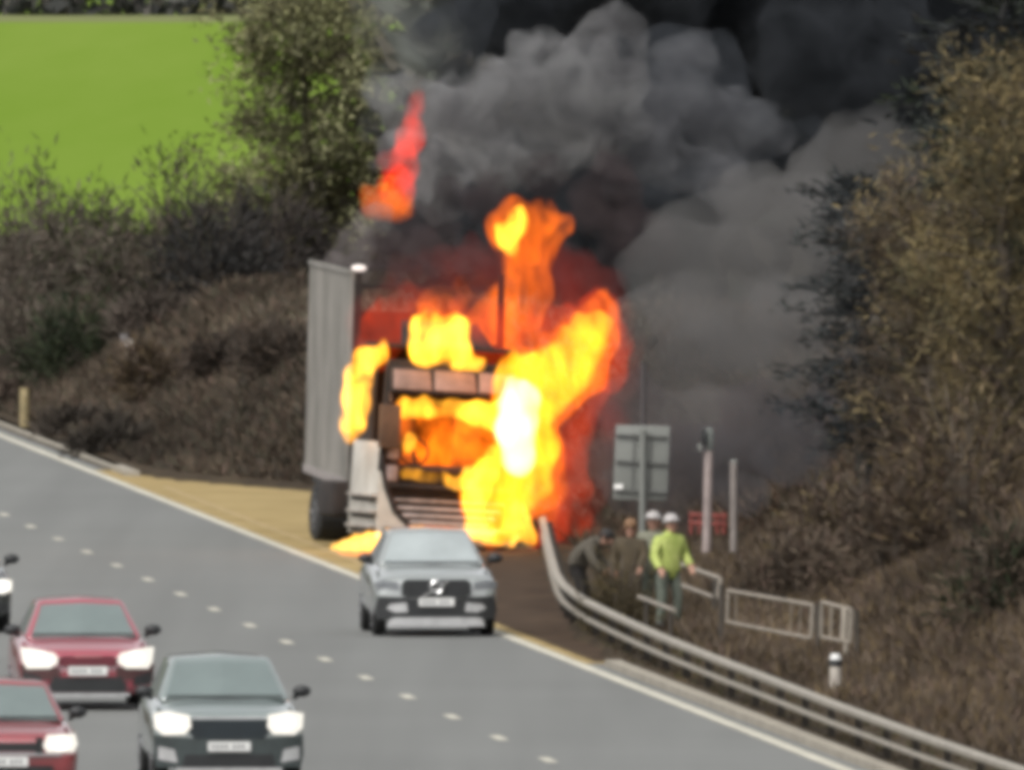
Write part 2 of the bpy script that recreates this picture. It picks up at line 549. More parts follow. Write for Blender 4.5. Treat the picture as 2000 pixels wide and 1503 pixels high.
# left bank behind the kerb and the lay-by
def s_left():
    Y = random.uniform(500, 668)
    b = lb(Y)
    return b + .6 + abs(random.gauss(0, 1)) * 4.5, Y
tag(undergrowth('bank_undergrowth', 110000, s_left, BROWN + [(.04, .036, .026), (.05, .046, .03)], .30, .042), 'brown dead undergrowth covering the bank behind the lay-by', None)
def s_right():
    Y = random.uniform(372, 500)
    b = lb(Y)
    return b + 1.3 + abs(random.gauss(0, 1)) * 4.2, Y
tag(undergrowth('verge_scrub', 100000, s_right, BROWN + STRAW[:2], .26, .030), 'brown scrub covering the verge behind the guard rail', None)
def s_grass():
    Y = random.uniform(372, 455)
    return lb(Y) + .15 + random.uniform(0, 2.6), Y
tag(undergrowth('verge_grass', 16000, s_grass, STRAW[:3] + OLIVE[:2] + BROWN[:2], .09, .024), 'short dead grass and weeds along the kerb', None)

# shrubs along the top of the left bank
def at_o(px, py_base, Y):
    """a spot on the ground at distance Y under photo column px"""
    X = (px - 1000.0) * Y / F
    return Vector((X, Y, ground_z(X - edge_x(Y), Y)))
BROWNGREY = [(.080, .065, .052), (.098, .077, .061), (.066, .056, .046), (.073, .068, .048)]
GREEN_D = [(.014, .020, .010), (.019, .026, .012), (.026, .031, .015)]
GREEN_M = [(.032, .040, .015), (.044, .052, .019), (.036, .035, .016)]
shr = [
    # px, Y, height, rx, colours, label
    (0, 655, 4.1, 1.5, BROWNGREY, 'tallest brown bare shrub at the left end of the far bank'),
    (95, 660, 3.1, 1.2, BROWNGREY + GREEN_M[:1], 'tall brown shrub second from the left end of the far bank'),
    (175, 668, 1.95, 1.4, BROWNGREY + GREEN_M, 'brown shrub with a greenish top just below the bright field'),
    (330, 664, 2.05, 1.35, BROWNGREY + GREEN_M, 'rounded brown and olive shrub rising highest against the green field'),
    (425, 672, 1.7, 1.2, GREEN_M + BROWNGREY[:2], 'olive shrub at the foot of the pale budding tree'),
    (560, 662, 1.8, 1.7, GREEN_M + BROWNGREY, 'dark olive shrub under the pale budding tree'),
    (150, 632, 1.75, 1.15, GREEN_D, 'dark green evergreen bush halfway up the brown bank'),
    (60, 640, 2.1, 1.1, BROWNGREY, 'grey brown bush left of the dark green evergreen bush'),
    (250, 645, 1.9, 1.1, BROWNGREY + GREEN_M[:1], 'dull brown bush right of the dark green evergreen bush'),
    (420, 630, 1.9, 1.3, [(.024, .022, .021), (.032, .030, .028), (.02, .02, .019)], 'dark grey brown bush in the middle of the bank'),
    (545, 634, 2.3, 1.2, [(.034, .028, .025), (.046, .037, .033), (.028, .025, .022)], 'purplish brown bush close behind the trailer side'),
    (690, 650, 2.3, 1.8, BROWNGREY, 'brown shrub behind the top of the burning trailer'),
]
shr += [
    (150, 604, .6, .7, [(.045, .037, .030), (.055, .045, .036)], 'low dark bramble between the yellowish marker post and the dark brown bramble'),
    (215, 585, .6, .8, [(.034, .029, .024), (.044, .037, .029)], 'low dark brown bramble close behind the kerb'),
    (330, 600, .9, 1.0, STRAW[:2] + BROWN, 'low straw brown clump in the lower middle of the bank'),
    (470, 590, .8, 1.0, [(.05, .036, .027), (.035, .028, .022)], 'low brown clump above the bare lay-by corner'),
    (560, 580, .9, .9, [(.04, .032, .025), (.06, .045, .034)], 'low brown clump next to the rear of the trailer'),
    (20, 634, .9, 1.2, [(.06, .045, .036), (.08, .06, .046)], 'pinkish brown clump above the yellowish marker post'),
    (300, 628, .9, .9, [(.07, .055, .045), (.055, .045, .036)], 'pale brown clump right of the small white plate'),
]
for px, Y, h, rx, cols, lab in shr:
    shrub(lab, at_o(px, 0, Y), h, rx, rx * 1.6, cols, 2600, group='shrubs on the far bank', fine=.045)

# the budding tree left of the smoke and its smaller neighbour
PALE = [(.19, .19, .09), (.15, .15, .07), (.10, .095, .042), (.050, .046, .022), (.062, .055, .028), (.24, .24, .13)]
tree('pale yellow green budding tree left of the smoke', at_o(590, 0, 645), 6.1, (1.8, 2.2), PALE, 20000, 'budding_tree', rounded=True, layered=0, low=.10, leaf=(.20, .05), limbs=38, tone_var=.65)
tree('thin brown tree half hidden by the left edge of the smoke', at_o(735, 0, 655), 6.6, (1.2, 2.0), [(.10, .09, .045), (.07, .06, .035), (.13, .13, .06)], 2600, 'thin_tree', low=.15, leaf=(.34, .07), limbs=18)

# right: a dark tree against the smoke, then the yellow brown trees at the edge
DARK = [(.012, .016, .018), (.018, .022, .024), (.025, .028, .028), (.035, .038, .036)]
YB = [(.12, .092, .044), (.16, .122, .056), (.085, .064, .034), (.055, .047, .026), (.19, .148, .072), (.058, .056, .030)]
tree('dark blackened tree standing against the grey smoke', at_o(1690, 0, 492), 5.6, (1.15, 1.5), DARK, 6500, 'dark_tree', bark=M_bark_dark, layered=.6, low=.18, leaf=(.24, .035), limbs=30, lean=.0)
tree('tall dark tree reaching the top right corner', at_o(1960, 0, 500), 8.3, (1.6, 1.7), DARK + GREEN_D, 3800, 'tall_dark_tree', bark=M_bark_dark, layered=.5, low=.3, leaf=(.34, .06), limbs=26)
tree('yellow brown tree at the right edge of the picture', at_o(1960, 0, 468), 6.3, (1.5, 1.6), YB, 17000, 'yellow_brown_tree', low=.06, leaf=(.22, .024), limbs=40)
tree('lower brown tree between the dark tree and the yellow brown tree', at_o(1815, 0, 476), 4.7, (1.25, 1.4), YB + BROWN + BROWN, 12000, 'brown_tree', low=.08, leaf=(.20, .024), limbs=32)
for px, Y, h, rx, cols, lab in [
    (1640, 470, 1.5, 1.0, BROWN + YB[:1], 'brown scrub bush behind the right hand posts'),
    (1880, 455, 2.6, 1.3, BROWN + STRAW, 'tall brown bramble bush below the yellow brown tree'),
    (1740, 455, 1.7, 1.1, BROWN, 'dark brown bramble bush right of the railings'),
    (1965, 425, 1.3, .8, GREEN_D + BROWN, 'dark green leaved bramble at the right edge'),
    (1560, 462, 1.1, .9, BROWN, 'low brown bush behind the long railing panel'),
    (1215, 443, 1.30, .50, [(.060, .046, .022), (.045, .036, .018), (.075, .058, .028)], 'olive brown bush beside the crouching person'),
]:
    shrub(lab, at_o(px, 0, Y), h, rx, rx * 1.3, cols, 2400 if rx > .5 else 1900, group='bushes on the right verge', fine=.04 if rx > .5 else .025)

# far hedge and wood beyond the field: one mass
def far_wood():
    n = 16000
    X = RNG.uniform(-60, 60, n); Y = 1191 + 30 * RNG.uniform(0, 1, n) ** 2
    hgt = 6.5 + 2.0 * np.array([mnoise.noise((x * .15, 1.0, 0)) for x in X])
    z = 5.3 + RNG.uniform(0, 1, n) ** 1.7 * hgt
    d = unit(RNG.normal(size=(n, 3)) + np.array([0, 0, .5]))
    c = pick([(.035, .036, .034), (.05, .05, .045), (.028, .032, .026), (.06, .056, .05)], n)
    o = leaf_mesh('far_wood', np.stack([X, Y, z], 1), d, RNG.uniform(.6, 1.5, n) * .9, RNG.uniform(.6, 1.4, n) * .5, c, None, M_leaf, 'stuff')
    return tag(o, 'dark grey bare wood along the far edge of the field')
far_wood()
def near_wood():
    n = 26000
    X = RNG.uniform(-2, 24, n); Y = RNG.uniform(600, 660, n)
    z = 2.0 + RNG.uniform(0, 1, n) ** .9 * 9
    d = unit(RNG.normal(size=(n, 3)) + np.array([0, 0, .5]))
    c = pick([(.03, .032, .022), (.045, .04, .03), (.025, .028, .022)], n)
    o = leaf_mesh('wood_behind_smoke', np.stack([X, Y, z], 1), d, RNG.uniform(.6, 1.5, n) * 1.0, RNG.uniform(.6, 1.4, n) * .42, c, None, M_leaf, 'stuff')
    return tag(o, 'dark wood behind the smoke')
near_wood()

# ------------------------------------------------------------------ cars
M_tyre = mat('tyre_rubber', (.012, .012, .012), .85)
M_rim = mat('wheel_rim', (.35, .35, .36), .35, .8)
M_black = mat('black_plastic', (.012, .013, .014), .55)
M_chrome = mat('bright_trim', (.60, .60, .60), .2, .9, var=.05)
M_plate = mat('number_plate', (.62, .62, .60), .4, var=.08, scale=14)
M_plate_mark = mat('plate_characters', (.16, .16, .17), .6)
M_glass = mat('windscreen_glass', (.115, .145, .140), .06, 0, var=.10, scale=1.2, spec=.9, coat=.6)  # grey green base carries a milky sky reflection in its colour
M_silver_trim = mat('silver_trim', (.42, .42, .42), .4, .3)
M_lamp_on = mat_lamp('lit_headlight', (1.0, .93, .82), .42)
M_lamp_core = mat_lamp('headlight_beam', (1.0, .97, .90), .85)
M_lamp_off = mat('headlight_glass', (.16, .17, .18), .1, coat=.8, spec=.8)

def sup(hw, z0, z1, y, n=4.5, k=28):
    zc, hz = (z0 + z1) / 2, (z1 - z0) / 2
    out = []
    for i in range(k):
        a = 2 * math.pi * i / k
        c, s = math.cos(a), math.sin(a)
        out.append((hw * math.copysign(abs(c) ** (2 / n), c), y, zc + hz * math.copysign(abs(s) ** (2 / n), s)))
    return out

def wheel(parent, x, y, r=.33, w=.21):
    side = 1 if x > 0 else -1
    mb = MB()
    secs = []
    for dx, rr in ((-w / 2, r * .80), (-w / 2 + .01, r * .93), (-w / 2 + .045, r), (w / 2 - .045, r), (w / 2 - .01, r * .93), (w / 2, r * .80)):
        secs.append([(x + dx, y + rr * math.cos(2 * math.pi * i / 22), r + rr * math.sin(2 * math.pi * i / 22)) for i in range(22)])
    mb.loft(secs)
    t = mb.build('wheel', M_tyre, parent, smooth=False)
    m2 = MB()
    xo = x + side * (w / 2 + .004)
    for i in range(5):
        a = 2 * math.pi * i / 5
        m2.box((xo, y + .11 * math.cos(a) * r / .33, r + .11 * math.sin(a) * r / .33), (.012, .05, .2 * r / .33), Matrix.Rotation(-(a - math.pi / 2), 3, 'X'))
    m2.tube((xo - side * .03, y, r), (xo + side * .008, y, r), .05, n=10)
    m2.build('rim', M_rim, t)

def car(label, cat, pos, rz, wid, hgt, ln, M_paint_, spec, group='cars on the carriageway'):
    root = empty(spec.get('name', 'car'), pos, rz)
    tag(root, label, cat, group)
    Wd = wid / 2
    hn_, hc = spec['nose'], spec['cowl']          # bonnet height at the nose and at the windscreen
    g = spec.get('clear', .2)
    mb = MB()
    st = [(0.0, .80, g + .12, hn_ - .16), (.03, .90, g + .05, hn_ - .07), (.12, .96, g, hn_ - .01), (.35, .99, g, hn_ + .04), (.8, 1, g, hn_ + (hc - hn_) * .6),
          (1.2, 1, g, hc), (2.3, 1, g, hc + .03), (ln - .7, .99, g, hc + .05), (ln - .15, .94, g + .08, hc), (ln, .84, g + .16, hc - .1)]
    mb.loft([sup(Wd * a, z0, z1, y) for y, a, z0, z1 in st])
    mb.build('body', M_paint_, root, smooth=True)
    # greenhouse
    yb, yt, yr, ye = spec.get('gh', (1.08, 1.92, ln - 1.15, ln - .45))
    hb, ht = Wd * .87, Wd * spec.get('rw', .64)
    zb, zt = hc - .04, hgt
    v = [(-hb, yb, zb), (hb, yb, zb), (hb, ye, zb), (-hb, ye, zb), (-ht, yt, zt - .035), (ht, yt, zt - .035), (ht, yr, zt - .05), (-ht, yr, zt - .05),
         (0, yb - .05, zb), (0, yt - .03, zt - .005), (0, yr, zt), (0, ye + .05, zb)]
    mb = MB().add(v, [(0, 8, 9, 4), (8, 1, 5, 9), (1, 2, 6, 5), (2, 11, 10, 6), (11, 3, 7, 10), (3, 0, 4, 7), (4, 9, 10, 7), (9, 5, 6, 10), (0, 3, 11, 8), (8, 11, 2, 1)])
    mb.build('roof', spec.get('roof_mat', M_paint_), root, bevel=.05)
    # windscreen: two halves meeting on the centre line, set proud of the pillars
    def lerp(a, b, t): return tuple(a[i] + (b[i] - a[i]) * t for i in range(3))
    def pane(A, B, C, D, ins=(.07, .07, .06, .09), out=(0, -.012, .008)):
        l0, l1, b0, t0 = ins
        f = lambda u, w: Vector(lerp(lerp(A, B, u), lerp(D, C, u), w)) + Vector(out)
        return [f(l0, b0), f(1 - l1, b0), f(1 - l1, 1 - t0), f(l0, 1 - t0)]
    m1 = MB()
    a = pane(v[0], v[8], v[9], v[4], (.10, 0, .03, .13)); b = pane(v[8], v[1], v[5], v[9], (0, .10, .03, .13))
    ws = [a[0], a[1], b[1], b[2], a[2], a[3]]
    m1.add(ws + [p + Vector((0, .02, -.02)) for p in ws], [(0, 1, 4, 5), (1, 2, 3, 4), (11, 10, 7, 6), (10, 9, 8, 7), (0, 6, 7, 1), (1, 7, 8, 2), (2, 8, 9, 3), (3, 9, 10, 4), (4, 10, 11, 5), (5, 11, 6, 0)])
    wsn = m1.build('windscreen', spec.get('glass', M_glass), root)
    # wiper line and dark lower band
    m2 = MB().box((0, yb - .055, zb + .055), (hb * 1.75, .03, .028)); m2.build('wiper', M_black, root)
    m3 = MB().ball((.02, yt - .16, zt - .22), (.11, .03, .035)); m3.build('interior_mirror', M_black, wsn)
    for sgn in (-1, 1):
        A, B, C, D = (v[0], v[3], v[7], v[4]) if sgn < 0 else (v[1], v[2], v[6], v[5])
        q = pane(A, B, C, D, (.10, .12, .12, .14), (sgn * .008, 0, 0))
        MB().add(q + [p - Vector((sgn * .02, 0, 0)) for p in q], [(0, 1, 2, 3), (7, 6, 5, 4), (0, 4, 5, 1), (1, 5, 6, 2), (2, 6, 7, 3), (3, 7, 4, 0)]).build('side_window', M_glass, root)
        # door mirror on a short arm
        mm = MB().ball((sgn * (Wd + .04), yb + .28, hc + .07), (.115, .07, .075), 12, 7)
        mm.tube((sgn * (Wd * .93), yb + .30, hc - .02), (sgn * (Wd + .02), yb + .28, hc + .05), .03)
        mm.build('door_mirror', M_black if spec.get('dark_mirrors', True) else M_paint_, root, smooth=True)
        wheel(root, sgn * (Wd - .12), .84, spec.get('wr', .33)); wheel(root, sgn * (Wd - .12), ln - .85, spec.get('wr', .33))
    yf = lambda x: -.05 + .11 * (abs(x) / Wd) ** 4
    for nm, kind, poly, m, dep in spec['front']:
        for sgn in ((-1, 1) if kind == 'pair' else (1,)):
            pl = [(sgn * x * Wd, z) for x, z in poly]
            off = dep[1] if isinstance(dep, tuple) else 0
            dp = dep[0] if isinstance(dep, tuple) else dep
            o = MB().prism(pl, lambda x: yf(x) - off, dp).build(nm, m, root)
            if nm == 'headlight' and m is M_lamp_on:
                xs = [p[0] for p in pl]; zs = [p[1] for p in pl]
                cx, cz = sum(xs) / len(xs), sum(zs) / len(zs)
                MB().ball((cx, yf(cx) - .01, cz), (.11, .03, .075), 12, 7).build('lamp', M_lamp_core, o, smooth=True)
    if 'emblem' in spec: spec['emblem'](root, yf)
    # illegible registration marks: short dark strokes on the plate
    pz = spec['plate']
    pm = MB()
    for i, x in enumerate((-.20, -.145, -.09, -.035, .06, .115, .17)):
        pm.box((x, -.096, pz), (.032, .004, .05))
    pl = MB().box((0, -.085, pz), (.52, .016, .115)).build('number_plate', M_plate, root)
    tag(pm.build('plate_marks', M_plate_mark, pl), kind='stuff')
    return root

P_silver = mat('pale_silver_paint', (.25, .27, .26), .28, .25, var=.05, coat=1.0)
P_red = mat('red_paint', (.29, .020, .042), .3, .15, var=.06, coat=.9)
P_red2 = mat('dark_red_paint', (.23, .016, .022), .3, .15, var=.06, coat=.9)
P_teal = mat('grey_green_paint', (.17, .21, .20), .28, .25, var=.05, coat=1.0)
P_dark = mat('black_paint', (.02, .024, .022), .3, .1, coat=.9)
for q in (P_red, P_red2, P_teal, P_silver):
    q.node_tree.nodes['Principled BSDF'].inputs['Coat IOR'].default_value = 2.3
ROAD_RZ = math.atan(.0631)

def rectp(x0, x1, z0, z1, c=.02):
    return [(x0 + c, z0), (x1 - c, z0), (x1, z0 + c), (x1, z1 - c), (x1 - c, z1), (x0 + c, z1), (x0, z1 - c), (x0, z0 + c)]

def ring_emblem(root, yf):
    mb = MB(); z = .735
    for i in range(16):
        a, b = 2 * math.pi * i / 16, 2 * math.pi * (i + 1) / 16
        mb.tube((.085 * math.cos(a), -.10, z + .085 * math.sin(a)), (.085 * math.cos(b), -.10, z + .085 * math.sin(b)), .017, n=6)
    e = mb.build('emblem', M_chrome, root)
    MB().box((-.02, -.095, z - .03), (.46, .014, .028), Matrix.Rotation(R(-32), 3, 'Y')).build('diagonal_bar', M_chrome, e)

silver_front = [
    ('grille', 'one', [(-.56, .62), (-.44, .575), (.44, .575), (.56, .62), (.56, .80), (.48, .845), (-.48, .845), (-.56, .80)], M_black, (.12, .01)),
    ('headlight', 'pair', [(.60, .70), (.97, .72), (.985, .80), (.86, .835), (.60, .81)], M_lamp_off, .14),
    ('lower_intake', 'one', [(-.94, .26), (.94, .26), (.98, .40), (.93, .60), (.50, .585), (.40, .555), (-.40, .555), (-.50, .585), (-.93, .60), (-.98, .40)], M_black, .14),
    ('fog_lamp_trim', 'pair', [(.46, .37), (.66, .36), (.80, .42), (.74, .485), (.48, .505)], M_silver_trim, (.1, .012)),
    ('skid_plate', 'one', [(-.78, .155), (.78, .155), (.74, .265), (.66, .285), (-.66, .285), (-.74, .265)], M_silver_trim, (.12, .015)),
]
car('pale silver sport utility car passing closest to the burning lorry', 'car', G(852, 1243), ROAD_RZ, 1.84, 1.57, 4.6, P_silver,
    dict(name='silver_car', glass=mat('sky_painted_windscreen', (.27, .30, .30), .06, var=.15, scale=1.0, spec=.9, coat=.6), nose=.90, cowl=1.06, plate=.515, front=silver_front, emblem=ring_emblem, rw=.62, wr=.35, gh=(1.15, 1.95, 3.6, 4.25)))  # paler glass: the sky's reflection is put into its base colour

red_front = [
    ('shaded_corner', 'pair', [(.42, .44), (.97, .40), (.985, .62), (.42, .58)], mat('shaded_red_paint', (.055, .018, .018), .5), .13),  # body paint darkened: shade of the upright front put into the colour
    ('headlight', 'pair', [(.45, .64), (.56, .57), (.90, .565), (.955, .66), (.985, .85), (.86, .84), (.50, .775), (.445, .72)], M_lamp_on, (.14, .01)),  # outline enlarged to take in the lamp's glow
    ('grille', 'one', [(-.42, .60), (.42, .60), (.45, .70), (.36, .735), (-.36, .735), (-.45, .70)], mat('maroon_grille', (.10, .012, .02), .5), (.10, .004)),
    ('chrome_strip', 'one', rectp(-.20, .20, .715, .745, .008), mat('reddish_trim', (.50, .20, .21), .25, .5), (.05, .016)),
    ('lower_intake', 'one', [(-.55, .25), (.55, .25), (.58, .34), (.50, .45), (-.50, .45), (-.58, .34)], M_black, (.12, .006)),
    ('fog_lamp_trim', 'pair', [(.66, .33), (.94, .36), (.95, .52), (.70, .46)], M_black, (.1, .006)),
    ('splitter', 'one', rectp(-.62, .62, .195, .235, .01), M_silver_trim, (.1, .012)),
]
car('bright red hatchback with large cream headlights behind the grey green car', 'car', G(171, 1387), ROAD_RZ, 1.82, 1.47, 4.35, P_red,
    dict(name='red_car', nose=.80, cowl=.98, plate=.535, front=red_front, rw=.62, gh=(1.15, 2.0, 3.5, 4.1)))

green_front = [
    ('shaded_fascia', 'one', [(-.95, .24), (.95, .24), (.985, .40), (.98, .64), (.40, .60), (-.40, .60), (-.98, .64), (-.985, .40)], mat('shaded_teal_paint', (.03, .04, .04), .45, coat=.5), .13),  # lower paint made darker, the shade on the upright front painted in
    ('headlight', 'pair', [(.50, .74), (.58, .65), (.86, .64), (.97, .72), (.985, .90), (.80, .93), (.52, .88)], M_lamp_on, (.14, .01)),  # drawn oversize, the glow around the lamp is part of the shape
    ('bonnet_lip', 'one', rectp(-.50, .50, .84, .868, .01), M_silver_trim, (.06, .012)),
    ('grille', 'one', [(-.46, .60), (.46, .60), (.54, .68), (.51, .83), (-.51, .83), (-.54, .68)], mat('blue_black_grille', (.010, .016, .020), .4), (.12, .008)),
    ('lower_intake', 'one', [(-.62, .24), (.62, .24), (.58, .40), (-.58, .40)], M_black, (.12, .006)),
    ('fog_lamp_trim', 'pair', [(.68, .30), (.93, .34), (.93, .50), (.72, .46)], M_silver_trim, (.1, .006)),
    ('skid_plate', 'one', rectp(-.70, .70, .165, .235, .01), M_silver_trim, (.12, .015)),
]
car('grey green sport utility car with headlights on at the bottom of the picture', 'car', G(447, 1536), ROAD_RZ, 1.87, 1.58, 4.5, P_teal,
    dict(name='grey_green_car', nose=.92, cowl=1.07, plate=.50, front=green_front, rw=.64, wr=.35, gh=(1.1, 1.9, 3.6, 4.2)))

red2_front = [
    ('dark_corner', 'pair', [(.40, .57), (.50, .57), (.50, .76), (.40, .76)], M_black, .13),
    ('headlight', 'pair', [(.50, .66), (.56, .58), (.92, .58), (.975, .68), (.94, .80), (.56, .79)], M_lamp_on, (.14, .01)),
    ('grille', 'one', [(-.42, .60), (.40, .60), (.42, .70), (-.42, .70)], M_black, (.1, .004)),
    ('trim_strip', 'one', rectp(-.75, .75, .545, .565, .006), M_silver_trim, (.06, .01)),
    ('lower_intake', 'one', [(-.60, .24), (.60, .24), (.64, .42), (-.64, .42)], M_black, (.12, .006)),
]
car('dark red car cut off by the lower left corner', 'car', G(12, 1562), ROAD_RZ, 1.78, 1.42, 4.1, P_red2,
    dict(name='dark_red_car', nose=.80, cowl=.96, plate=.47, front=red2_front, rw=.64, gh=(1.05, 1.85, 3.3, 3.9)))
dark_front = [
    ('headlight', 'pair', [(.62, .60), (.84, .58), (.98, .62), (.99, .78), (.84, .80), (.64, .76)], M_lamp_on, .14),
    ('grille', 'one', [(-.46, .58), (.46, .58), (.5, .74), (-.5, .74)], M_black, (.1, .004)),
    ('lower_intake', 'one', [(-.60, .24), (.60, .24), (.64, .42), (-.64, .42)], M_black, (.12, .006)),
    ('fog_lamp_trim', 'pair', [(.66, .30), (.93, .34), (.93, .44), (.72, .44)], M_black, (.1, .006)),
]
car('black car with one round headlight showing at the left edge', 'car', G(-97, 1236), ROAD_RZ, 1.86, 1.5, 4.4, P_dark,
    dict(name='black_car', nose=.84, cowl=1.0, plate=.49, front=dark_front, rw=.64))

# ------------------------------------------------------------------ burning lorry: cab unit and trailer
M_cream = mat('scorched_cream_panel', (.42, .39, .34), .6, var=.3, scale=1.4, c2=(.52, .50, .45))
M_char = mat('charred_metal', (.012, .009, .008), .9, var=.5, scale=3, c2=(.026, .017, .013))
M_visor = mat('burnt_visor', (.21, .12, .085), .6, var=.3, scale=3.5, c2=(.28, .16, .12))
M_slat = mat('pale_grille_slat', (.26, .23, .22), .5, var=.4, scale=5)
M_pink = mat('blistered_corner_panel', (.26, .20, .19), .6, var=.35, scale=5)
M_bump = mat('scorched_bumper', (.30, .27, .24), .6, var=.4, scale=3)
M_tside = mat('trailer_side_panel', (.20, .19, .165), .6, var=.38, scale=.55, c2=(.27, .25, .225))
M_reflect = mat('white_reflector', (.75, .73, .70), .3)
M_burnt = mat('burnt_interior', (.03, .014, .009), .9, var=.6, scale=4, c2=(.06, .025, .012))

cab_root = empty('lorry_cab', P(874, 1075, 503), R(12.5))
cab_root.rotation_euler = (0, R(3.0), R(12.5))
tag(cab_root, 'burning lorry cab facing the camera with flames behind its windscreen', 'lorry')
cw = 1.2
# shell: back, sides with door openings, roof frame, floor
mb = MB()
mb.box((0, 2.18, 1.95), (2.36, .06, 3.0)).box((0, 1.1, .95), (2.3, 2.1, .10))
mb.box((cw - .03, 1.35, 2.2), (.06, 1.7, 2.4)).box((cw - .03, .3, 1.3), (.06, .5, .9))
mb.box((-cw + .03, 1.55, 2.2), (.06, 1.3, 2.4))
mb.box((0, 1.4, 3.36), (2.3, 1.6, .06))
mb.build('cab_shell', M_char, cab_root)
# each pillar of the windscreen frame
for s in (-1, 1):
    MB().loft([[(s * (cw - .02) - .06, -.02 + i * .0, 1.28), (s * (cw - .02) + .06, -.02, 1.28), (s * (cw - .02) + .06, .14, 1.28), (s * (cw - .02) - .06, .14, 1.28)] for i in (0,)] +
              [[(s * (cw - .14) - .06, .28, 3.05), (s * (cw - .14) + .06, .28, 3.05), (s * (cw - .14) + .06, .42, 3.05), (s * (cw - .14) - .06, .42, 3.05)]]).build('pillar', M_char, cab_root, bevel=.02)
MB().box((0, .33, 3.06), (2.2, .16, .14)).build('windscreen_header', M_char, cab_root, bevel=.02)
MB().box((-.15, .20, 1.33), (2.1, .34, .14)).build('dashboard', M_burnt, cab_root, bevel=.04)
# wheel and seats seen through the opening
sw = MB()
for i in range(16):
    a, b = 2 * math.pi * i / 16, 2 * math.pi * (i + 1) / 16
    sw.tube((-.55 + .25 * math.cos(a), .52 + .08 * math.sin(a), 1.62 + .22 * math.sin(a)), (-.55 + .25 * math.cos(b), .52 + .08 * math.sin(b), 1.62 + .22 * math.sin(b)), .022, n=6)
sw.tube((-.55, .52, 1.62), (-.55, .35, 1.35), .035)
sw.build('steering_wheel', M_burnt, cab_root)
for sx in (-.58, .55):
    s_ = MB().box((sx, 1.25, 1.45), (.52, .5, .16)).box((sx, 1.5, 1.9), (.5, .14, .85))
    s_.box((sx, 1.52, 2.42), (.28, .12, .2))
    s_.build('seat', M_burnt, cab_root, bevel=.04)
# sun visor: a dark strip with three blistered lenses
vz = MB().loft([[(-1.16, -.30, 2.60), (1.0, -.30, 2.57), (1.0, -.16, 2.56), (-1.16, -.16, 2.59)], [(-1.10, -.10, 3.03), (.98, -.10, 3.0), (.98, .16, 3.0), (-1.10, .16, 3.03)]]).build('sun_visor', M_char, cab_root, bevel=.03)
for x0, x1 in ((-1.12, -.46), (-.42, .30), (.34, .96)):
    MB().loft([[(x0, -.315, 2.65), (x1, -.315, 2.64), (x1, -.20, 2.63), (x0, -.20, 2.64)], [(x0 + .02, -.15, 2.98), (x1 - .02, -.15, 2.96), (x1 - .02, -.05, 2.96), (x0 + .02, -.05, 2.98)]]).build('visor_lens', M_visor, vz, bevel=.02)
# roof deflector frame
rd = MB()
rd.loft([[(-.80, .75, 3.40), (.80, .75, 3.38), (.80, .82, 3.38), (-.80, .82, 3.40)], [(-.65, 1.5, 3.80), (.65, 1.5, 3.78), (.65, 1.56, 3.75), (-.65, 1.56, 3.77)]])
rd.build('roof_deflector', M_char, cab_root, bevel=.03)
# front panel around the grille
fp = MB()
fp.box((-.35, .16, 1.19), (1.66, .10, .16)).box((0, .22, .72), (2.2, .10, .86))
fp.build('front_panel', M_char, cab_root, bevel=.02)
for z in (1.62, 1.24):
    MB().box((-1.02, .02, z), (.20, .14, .27)).build('corner_panel', M_pink, cab_root, bevel=.03)
# grille frame sweeping down and inwards, and its slats
gf = MB()
lp = [(-1.20, 1.78), (-1.17, 1.30), (-1.08, .95), (-.92, .60), (-.70, .40)]
for (xa, za), (xb, zb_) in zip(lp, lp[1:]):
    gf.tube((xa, 0, za), (xb, -.02, zb_), .055, n=8)
    gf.tube((-xa * .98, 0, za), (-xb * .98, -.02, zb_), .055, n=8)
gf.tube((-1.10, .0, 1.04), (1.08, .0, 1.02), .05)
gr = gf.build('grille', M_char, cab_root)
for i, z in enumerate((.93, .80, .67, .55, .44)):
    hw = (1.02, .96, .88, .80, .72)[i]
    MB().box((0, .12, z), (2 * hw, .07, .062), Matrix.Rotation(R(-28), 3, 'X')).build('slat', M_slat, gr, bevel=.01)
bp_ = MB().loft([[(-1.16, -.02, .10), (1.16, -.02, .10), (1.16, .3, .10), (-1.16, .3, .10)], [(-1.20, -.10, .30), (1.20, -.10, .30), (1.20, .3, .30), (-1.20, .3, .30)], [(-.78, -.04, .40), (.78, -.04, .40), (.78, .3, .40), (-.78, .3, .40)]])
bp_.build('bumper', M_bump, cab_root, bevel=.03)
for s in (-1, 1):
    MB().prism([(s * .72, .22), (s * 1.1, .24), (s * 1.14, .34), (s * .80, .36)], lambda x: -.115, .08).build('headlight', M_char, cab_root, bevel=.01)
# pale corner fairings beside the grille
for s_ in (-1, 1):
    MB().prism([(s_ * 1.23, .16), (s_ * .66, .16), (s_ * .74, .40), (s_ * .96, .62), (s_ * 1.12, .95), (s_ * 1.20, 1.28), (s_ * 1.24, 1.28)], lambda x: -.075 + .05 * abs(x), .10).build('corner_fairing', M_cream if s_ < 0 else M_char, cab_root)
# mirror housing hanging beside the left pillar
mh = MB().box((-1.13, -.16, 2.02), (.34, .18, .72)); mh.tube((-1.10, -.05, 2.42), (-1.05, .28, 2.6), .03); mh.tube((-1.1, -.05, 1.62), (-1.12, .1, 1.5), .03)
mh.build('mirror', mat('scorched_mirror', (.09, .045, .022), .8, var=.4), cab_root, bevel=.05)
mh2 = MB().box((1.02, -.16, 2.0), (.26, .16, .5)); mh2.tube((1.0, -.05, 2.25), (1.05, .28, 2.5), .03)
mh2.build('mirror', M_char, cab_root, bevel=.05)
